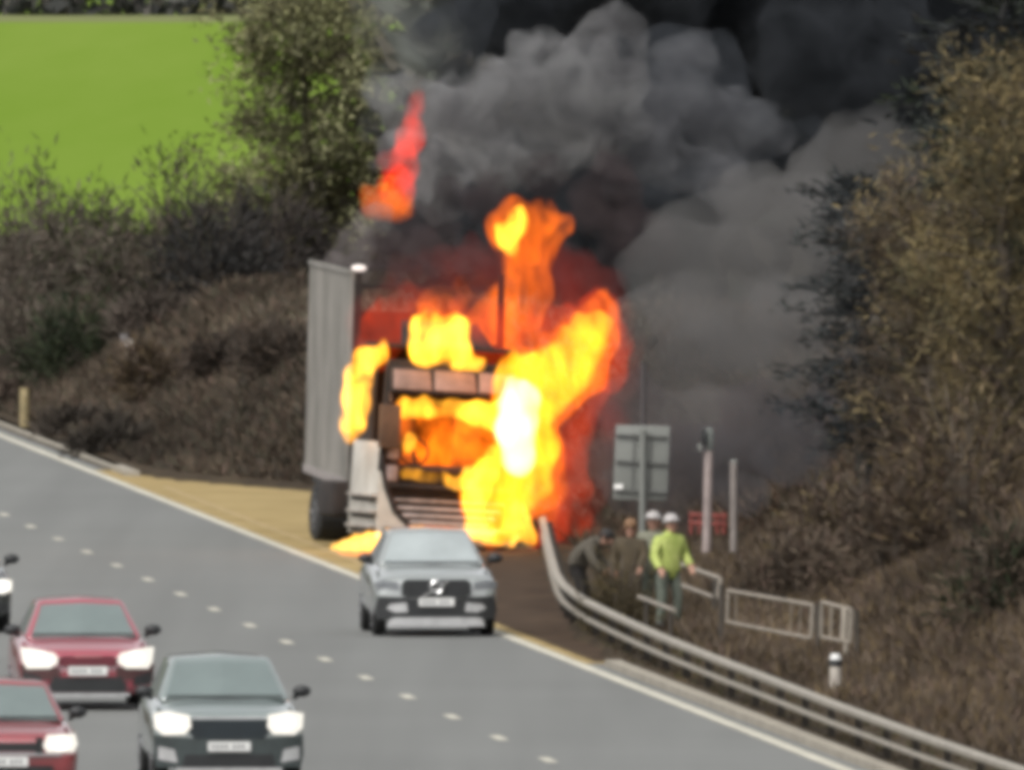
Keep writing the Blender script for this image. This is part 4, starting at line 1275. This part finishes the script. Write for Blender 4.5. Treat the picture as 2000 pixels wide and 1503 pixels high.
S_black = mat_smoke('black_smoke', (.085, .092, .104), 1.7, (1.3, .28, .56), (.045, .05, .056))
S_grey = mat_smoke('grey_smoke', (.37, .37, .372), 1.6, (1.7, .32, .62), (.19, .188, .195))
S_mid = mat_smoke('dark_grey_smoke', (.23, .235, .25), 1.3, (1.5, .30, .62), (.13, .132, .145))
S_brown = mat_smoke('brown_smoke', (.105, .085, .088), 1.5, (1.7, .32, .62), (.05, .04, .042))
S_thin = mat_smoke('thin_grey_smoke', (.46, .48, .46), .34, (.9, .3, .6))
S_thin2 = mat_smoke('drifting_smoke', (.225, .22, .216), .62, (.6, .2, .6))
S_peel = mat_smoke('peeling_smoke', (.36, .32, .31), 1.1, (1.5, .32, .58))
S_low = mat_smoke('low_dark_smoke', (.125, .122, .130), 1.2, (.9, .22, .62))

smoke('smoke_plume', [(1000, -60, 150, 542), (1250, -90, 220, 545), (1500, -20, 240, 548), (1750, -10, 240, 548), (1980, 20, 230, 548), (2150, 60, 240, 548),
                     (1650, 160, 140, 544), (1510, 290, 95, 542), (1400, 350, 115, 540), (1300, 430, 95, 538), (1225, 500, 75, 536),
                     (1130, 480, 110, 536), (1050, 340, 140, 536), (900, 60, 80, 540), (1600, 80, 180, 545), (1760, 110, 110, 546), (1250, 250, 190, 540), (1090, 60, 110, 546), (850, 420, 100, 540), (770, 430, 60, 538), (900, 300, 100, 540), (990, 450, 110, 538)],
     S_black, 1, .19, label='thick black smoke billowing up and away to the right')
smoke('smoke_billow', [(1150, 175, 120, 530), (1010, 190, 105, 529), (875, 210, 90, 528), (780, 205, 65, 528), (1085, 260, 80, 529),
                      (1030, 90, 42, 529), (1210, 100, 70, 530), (760, 280, 52, 527), (860, 330, 78, 527), (960, 300, 80, 528), (790, 350, 38, 526)],
     S_grey, 2, .12, warp=.34, wfreq=.7, label='paler grey billow of smoke rolling over the burning lorry')
smoke('smoke_billow', [(1290, 210, 100, 531), (1300, 310, 75, 530), (1410, 265, 85, 531), (1490, 262, 52, 531), (1400, 330, 55, 530), (1210, 260, 80, 530.5), (1340, 140, 60, 531)],
     S_mid, 9, .12, warp=.34, wfreq=.7, label='darker grey billow of smoke trailing off to the right')
smoke('smoke_billow', [(1180, 400, 75, 524), (1080, 340, 52, 523), (1250, 470, 70, 526), (1170, 520, 52, 524), (890, 420, 60, 519), (800, 470, 55, 517), (760, 540, 40, 515), (850, 520, 52, 516),
                      (940, 500, 48, 517), (960, 400, 52, 521), (1110, 550, 52, 522), (1150, 610, 36, 522)],
     S_brown, 3, .11, label='dark brownish smoke pouring off the burning cab and trailer')
smoke('smoke_veil', [(740, 60, 60, 556), (790, -20, 80, 556), (850, 90, 80, 556), (760, 170, 52, 554), (730, 240, 36, 552)],
     S_thin, 4, .15, label='thin pale smoke drifting in front of the budding tree')
smoke('smoke_veil', [(690, 470, 40, 516), (650, 512, 26, 515), (728, 425, 34, 517), (700, 515, 34, 515), (745, 470, 36, 517), (668, 490, 28, 516)],
     S_peel, 5, .08, label='pinkish pale smoke peeling off the top of the trailer side', warp=.12)
smoke('smoke_bank', [(1420, 560, 150, 516), (1540, 450, 140, 517), (1650, 340, 105, 520), (1730, 260, 70, 520), (1350, 720, 140, 512), (1285, 640, 85, 512), (1500, 690, 150, 512), (1240, 810, 85, 507), (1620, 620, 110, 517), (1380, 850, 110, 507), (1470, 400, 80, 518), (1600, 430, 90, 519), (1740, 350, 80, 520)],
     S_thin2, 6, .17, label='grey smoke hanging over the verge behind the sign and posts')
smoke('smoke_bank', [(1500, 840, 100, 502), (1620, 810, 85, 502), (1400, 890, 95, 501), (1310, 900, 90, 501), (1200, 890, 70, 501), (1220, 980, 60, 500), (1320, 985, 60, 500), (1560, 890, 70, 500), (1690, 760, 70, 503), (1440, 970, 55, 499), (1180, 800, 45, 506), (1260, 800, 60, 505)],
     S_low, 7, .14, label='low dark smoke settling among the trees right of the posts')
smoke('smoke_billow', [(740, 500, 42, 505.2), (790, 540, 48, 505.2), (830, 560, 48, 505.4), (930, 555, 48, 505.4), (880, 515, 48, 505.6), (950, 510, 42, 506), (820, 490, 46, 506)],
     S_brown, 8, .09, label='dark purple brown smoke curling over the front of the trailer')

F_yel = mat_fire('yellow_flame', (1.0, .38, .012), 2.9, .25, (1.9, .32, .68))
F_small = mat_fire('small_yellow_flame', (1.0, .40, .026), 7.0, .3, (3.2, .33, .66))
F_pool = mat_fire('burning_pool', (1.0, .48, .07), 8.0, .3, None)
F_hot = mat_fire('white_hot_flame', (1.0, .85, .60), 2.2, .2, (1.6, .25, .65))
F_org = mat_fire('orange_flame', (1.0, .16, .006), 1.5, .3, (2.4, .32, .70))
F_red = mat_fire('red_flame', (1.0, .075, .016), .50, .2, (1.8, .30, .70))
F_glow = mat_fire('red_glow', (1.0, .07, .035), .07, .05, (.9, .32, .72))
flame('large yellow flame sweeping up from the right side of the cab', [(965, 1035, 24, 501.5), (950, 1000, 36, 501.5), (960, 945, 38, 501.5), (1000, 960, 46, 501.5), (1040, 945, 34, 501.5), (1030, 880, 50, 501.5), (1018, 800, 54, 501.8), (1005, 750, 42, 501.9),
      (1062, 750, 54, 502), (1112, 712, 46, 502), (1150, 665, 36, 502), (1172, 630, 22, 502)], F_yel, 11)
flame('white hot core of the large flame beside the cab', [(1015, 780, 36, 500.6), (1008, 835, 38, 500.6), (1015, 890, 30, 500.6)], F_hot, 12, warp=.08)
flame('short yellow flames dripping below the right side of the cab', [(925, 980, 24, 501), (935, 1030, 26, 501), (962, 1055, 15, 501), (990, 1058, 15, 501), (1010, 1015, 24, 501), (1035, 1050, 13, 501)], F_small, 13, .04, .10)
flame('yellow flame running down the left edge of the cab', [(745, 690, 16, 503.2), (716, 702, 24, 503.2), (702, 740, 27, 503.3), (696, 785, 27, 503.4), (689, 830, 24, 503.4), (682, 860, 11, 503.4)], F_small, 14, .04, .07)
flame('square yellow blaze on the cab roof', [(832, 640, 26, 502.9), (890, 640, 26, 502.9), (888, 685, 30, 502.9), (832, 685, 30, 502.9), (862, 662, 34, 502.9), (895, 708, 17, 502.8), (935, 713, 14, 502.8)], F_small, 15, .04, .06)
flame('orange fireball breaking through the smoke above the cab', [(1058, 458, 46, 508), (1005, 450, 46, 508), (1030, 505, 50, 508), (1025, 560, 52, 508), (1000, 610, 56, 508), (970, 650, 56, 508)], F_org, 16)
flame('bright yellow heart of the fireball above the cab', [(1010, 440, 24, 506.6), (990, 466, 24, 506.6), (1002, 488, 14, 506.6)], F_small, 17, .04, .07)
flame('orange flame tongue left of the fireball', [(895, 560, 18, 507), (905, 590, 28, 507), (860, 600, 32, 507), (930, 600, 20, 507)], F_org, 18)
flame('deep red flames filling the space in front of the trailer', [(725, 690, 34, 504.4), (745, 640, 44, 504.4), (800, 620, 40, 504.4), (880, 640, 40, 504.4), (960, 660, 56, 504.4), (1010, 690, 52, 504.4), (1060, 660, 44, 504.4), (1110, 640, 38, 504.4), (1160, 610, 36, 504.4), (1190, 660, 34, 504), (1170, 720, 34, 504)], F_red, 19, .06, .2)
flame('small orange fireball at the top corner of the trailer', [(742, 385, 24, 520), (755, 394, 34, 520), (780, 405, 26, 520)], F_org, 20)
flame('red flame rising into the smoke above the small fireball', [(768, 375, 30, 524), (785, 330, 32, 525), (798, 275, 27, 526), (812, 220, 18, 526.6)], mat_fire('deep_red_flame', (1.0, .03, .005), 1.1, .2, (2.4, .30, .70)), 21)
flame('flat yellow flame burning on the lay-by beside the cab', [(740, 1058, 15, 500), (718, 1060, 15, 500), (694, 1062, 13, 500), (672, 1066, 10, 500), (652, 1068, 7, 500)], F_pool, 22, .03, .03, lick=.06)
flame('orange burning spill spreading from the flat flame', [(670, 1074, 9, 499), (700, 1079, 11, 499), (725, 1085, 10, 499), (745, 1088, 8, 499)], mat_fire('burning_spill', (1.0, .20, .02), 3.0, .3, None), 23, .03, .03, lick=.06)
flame('red glow along the right fringe of the large flame', [(1160, 760, 32, 504), (1125, 830, 36, 504), (1110, 890, 42, 504), (1102, 950, 46, 504), (1098, 1010, 44, 504), (1060, 1050, 30, 504)], F_red, 24)  # firelit haze beside the flame, given as a glowing hull
flame('orange flame between the cab and the guard rail', [(1060, 1010, 20, 503), (1075, 960, 24, 503), (1085, 900, 18, 503)], F_org, 25)
flame('yellow flame filling the top of the windscreen opening', [(795, 800, 20, 503.55), (830, 796, 19, 503.55), (880, 798, 15, 503.6), (930, 806, 24, 503.6), (965, 816, 26, 503.6)], F_small, 26, .04, .05, lick=.1)
flame('orange flames burning over the seats behind the windscreen', [(805, 905, 20, 503.7), (835, 870, 26, 503.7), (865, 835, 24, 503.8), (880, 880, 26, 503.8), (905, 920, 24, 503.7), (935, 890, 24, 503.7)], F_org, 27, .04, .12)
flame('small yellow flame at the left of the dashboard', [(800, 858, 11, 503.4), (796, 872, 12, 503.4)], F_small, 28, .03, .03, lick=.1)
flame('yellow tongue of flame licking along the dashboard', [(790, 925, 9, 502.6), (825, 930, 10, 502.6), (862, 935, 11, 502.6), (895, 945, 13, 502.5), (920, 935, 18, 502.4)], F_small, 29, .03, .04, lick=.1)
flame('yellow flame between the seats and the right pillar', [(935, 960, 22, 502.4), (950, 925, 22, 502.5), (968, 890, 20, 502.6)], F_small, 30, .04, .06)
flame('orange rim around the large yellow flame', [(960, 1040, 32, 502.3), (945, 990, 44, 502.3), (1000, 950, 62, 502.3), (1050, 945, 46, 502.3), (1040, 880, 62, 502.3), (1030, 800, 68, 502.6), (1070, 745, 68, 502.7), (1120, 705, 58, 502.8), (1158, 660, 48, 502.8), (1180, 622, 32, 502.8)], F_org, 31)
flame('mottled orange fire filling the cab behind the windscreen', [(805, 830, 34, 504.3), (860, 830, 34, 504.3), (920, 835, 34, 504.3), (950, 880, 34, 504.3), (890, 890, 34, 504.3), (830, 890, 34, 504.3), (810, 930, 26, 504.3), (870, 930, 28, 504.3)], mat_fire('mottled_flame', (1.0, .17, .006), 2.4, .3, (3.4, .36, .62)), 32, .05, .12)
flame('dim red glow wrapping the whole fire', [(760, 640, 70, 505.6), (850, 590, 80, 505.8), (960, 590, 90, 506), (1050, 560, 90, 506), (1140, 620, 85, 505.5), (1180, 720, 75, 505), (1140, 830, 75, 504.5), (1130, 930, 70, 504), (1110, 1010, 55, 503.5)], F_glow, 33, .08, .2)  # added halo: the fire's glow on the smoke, built as emitting gas
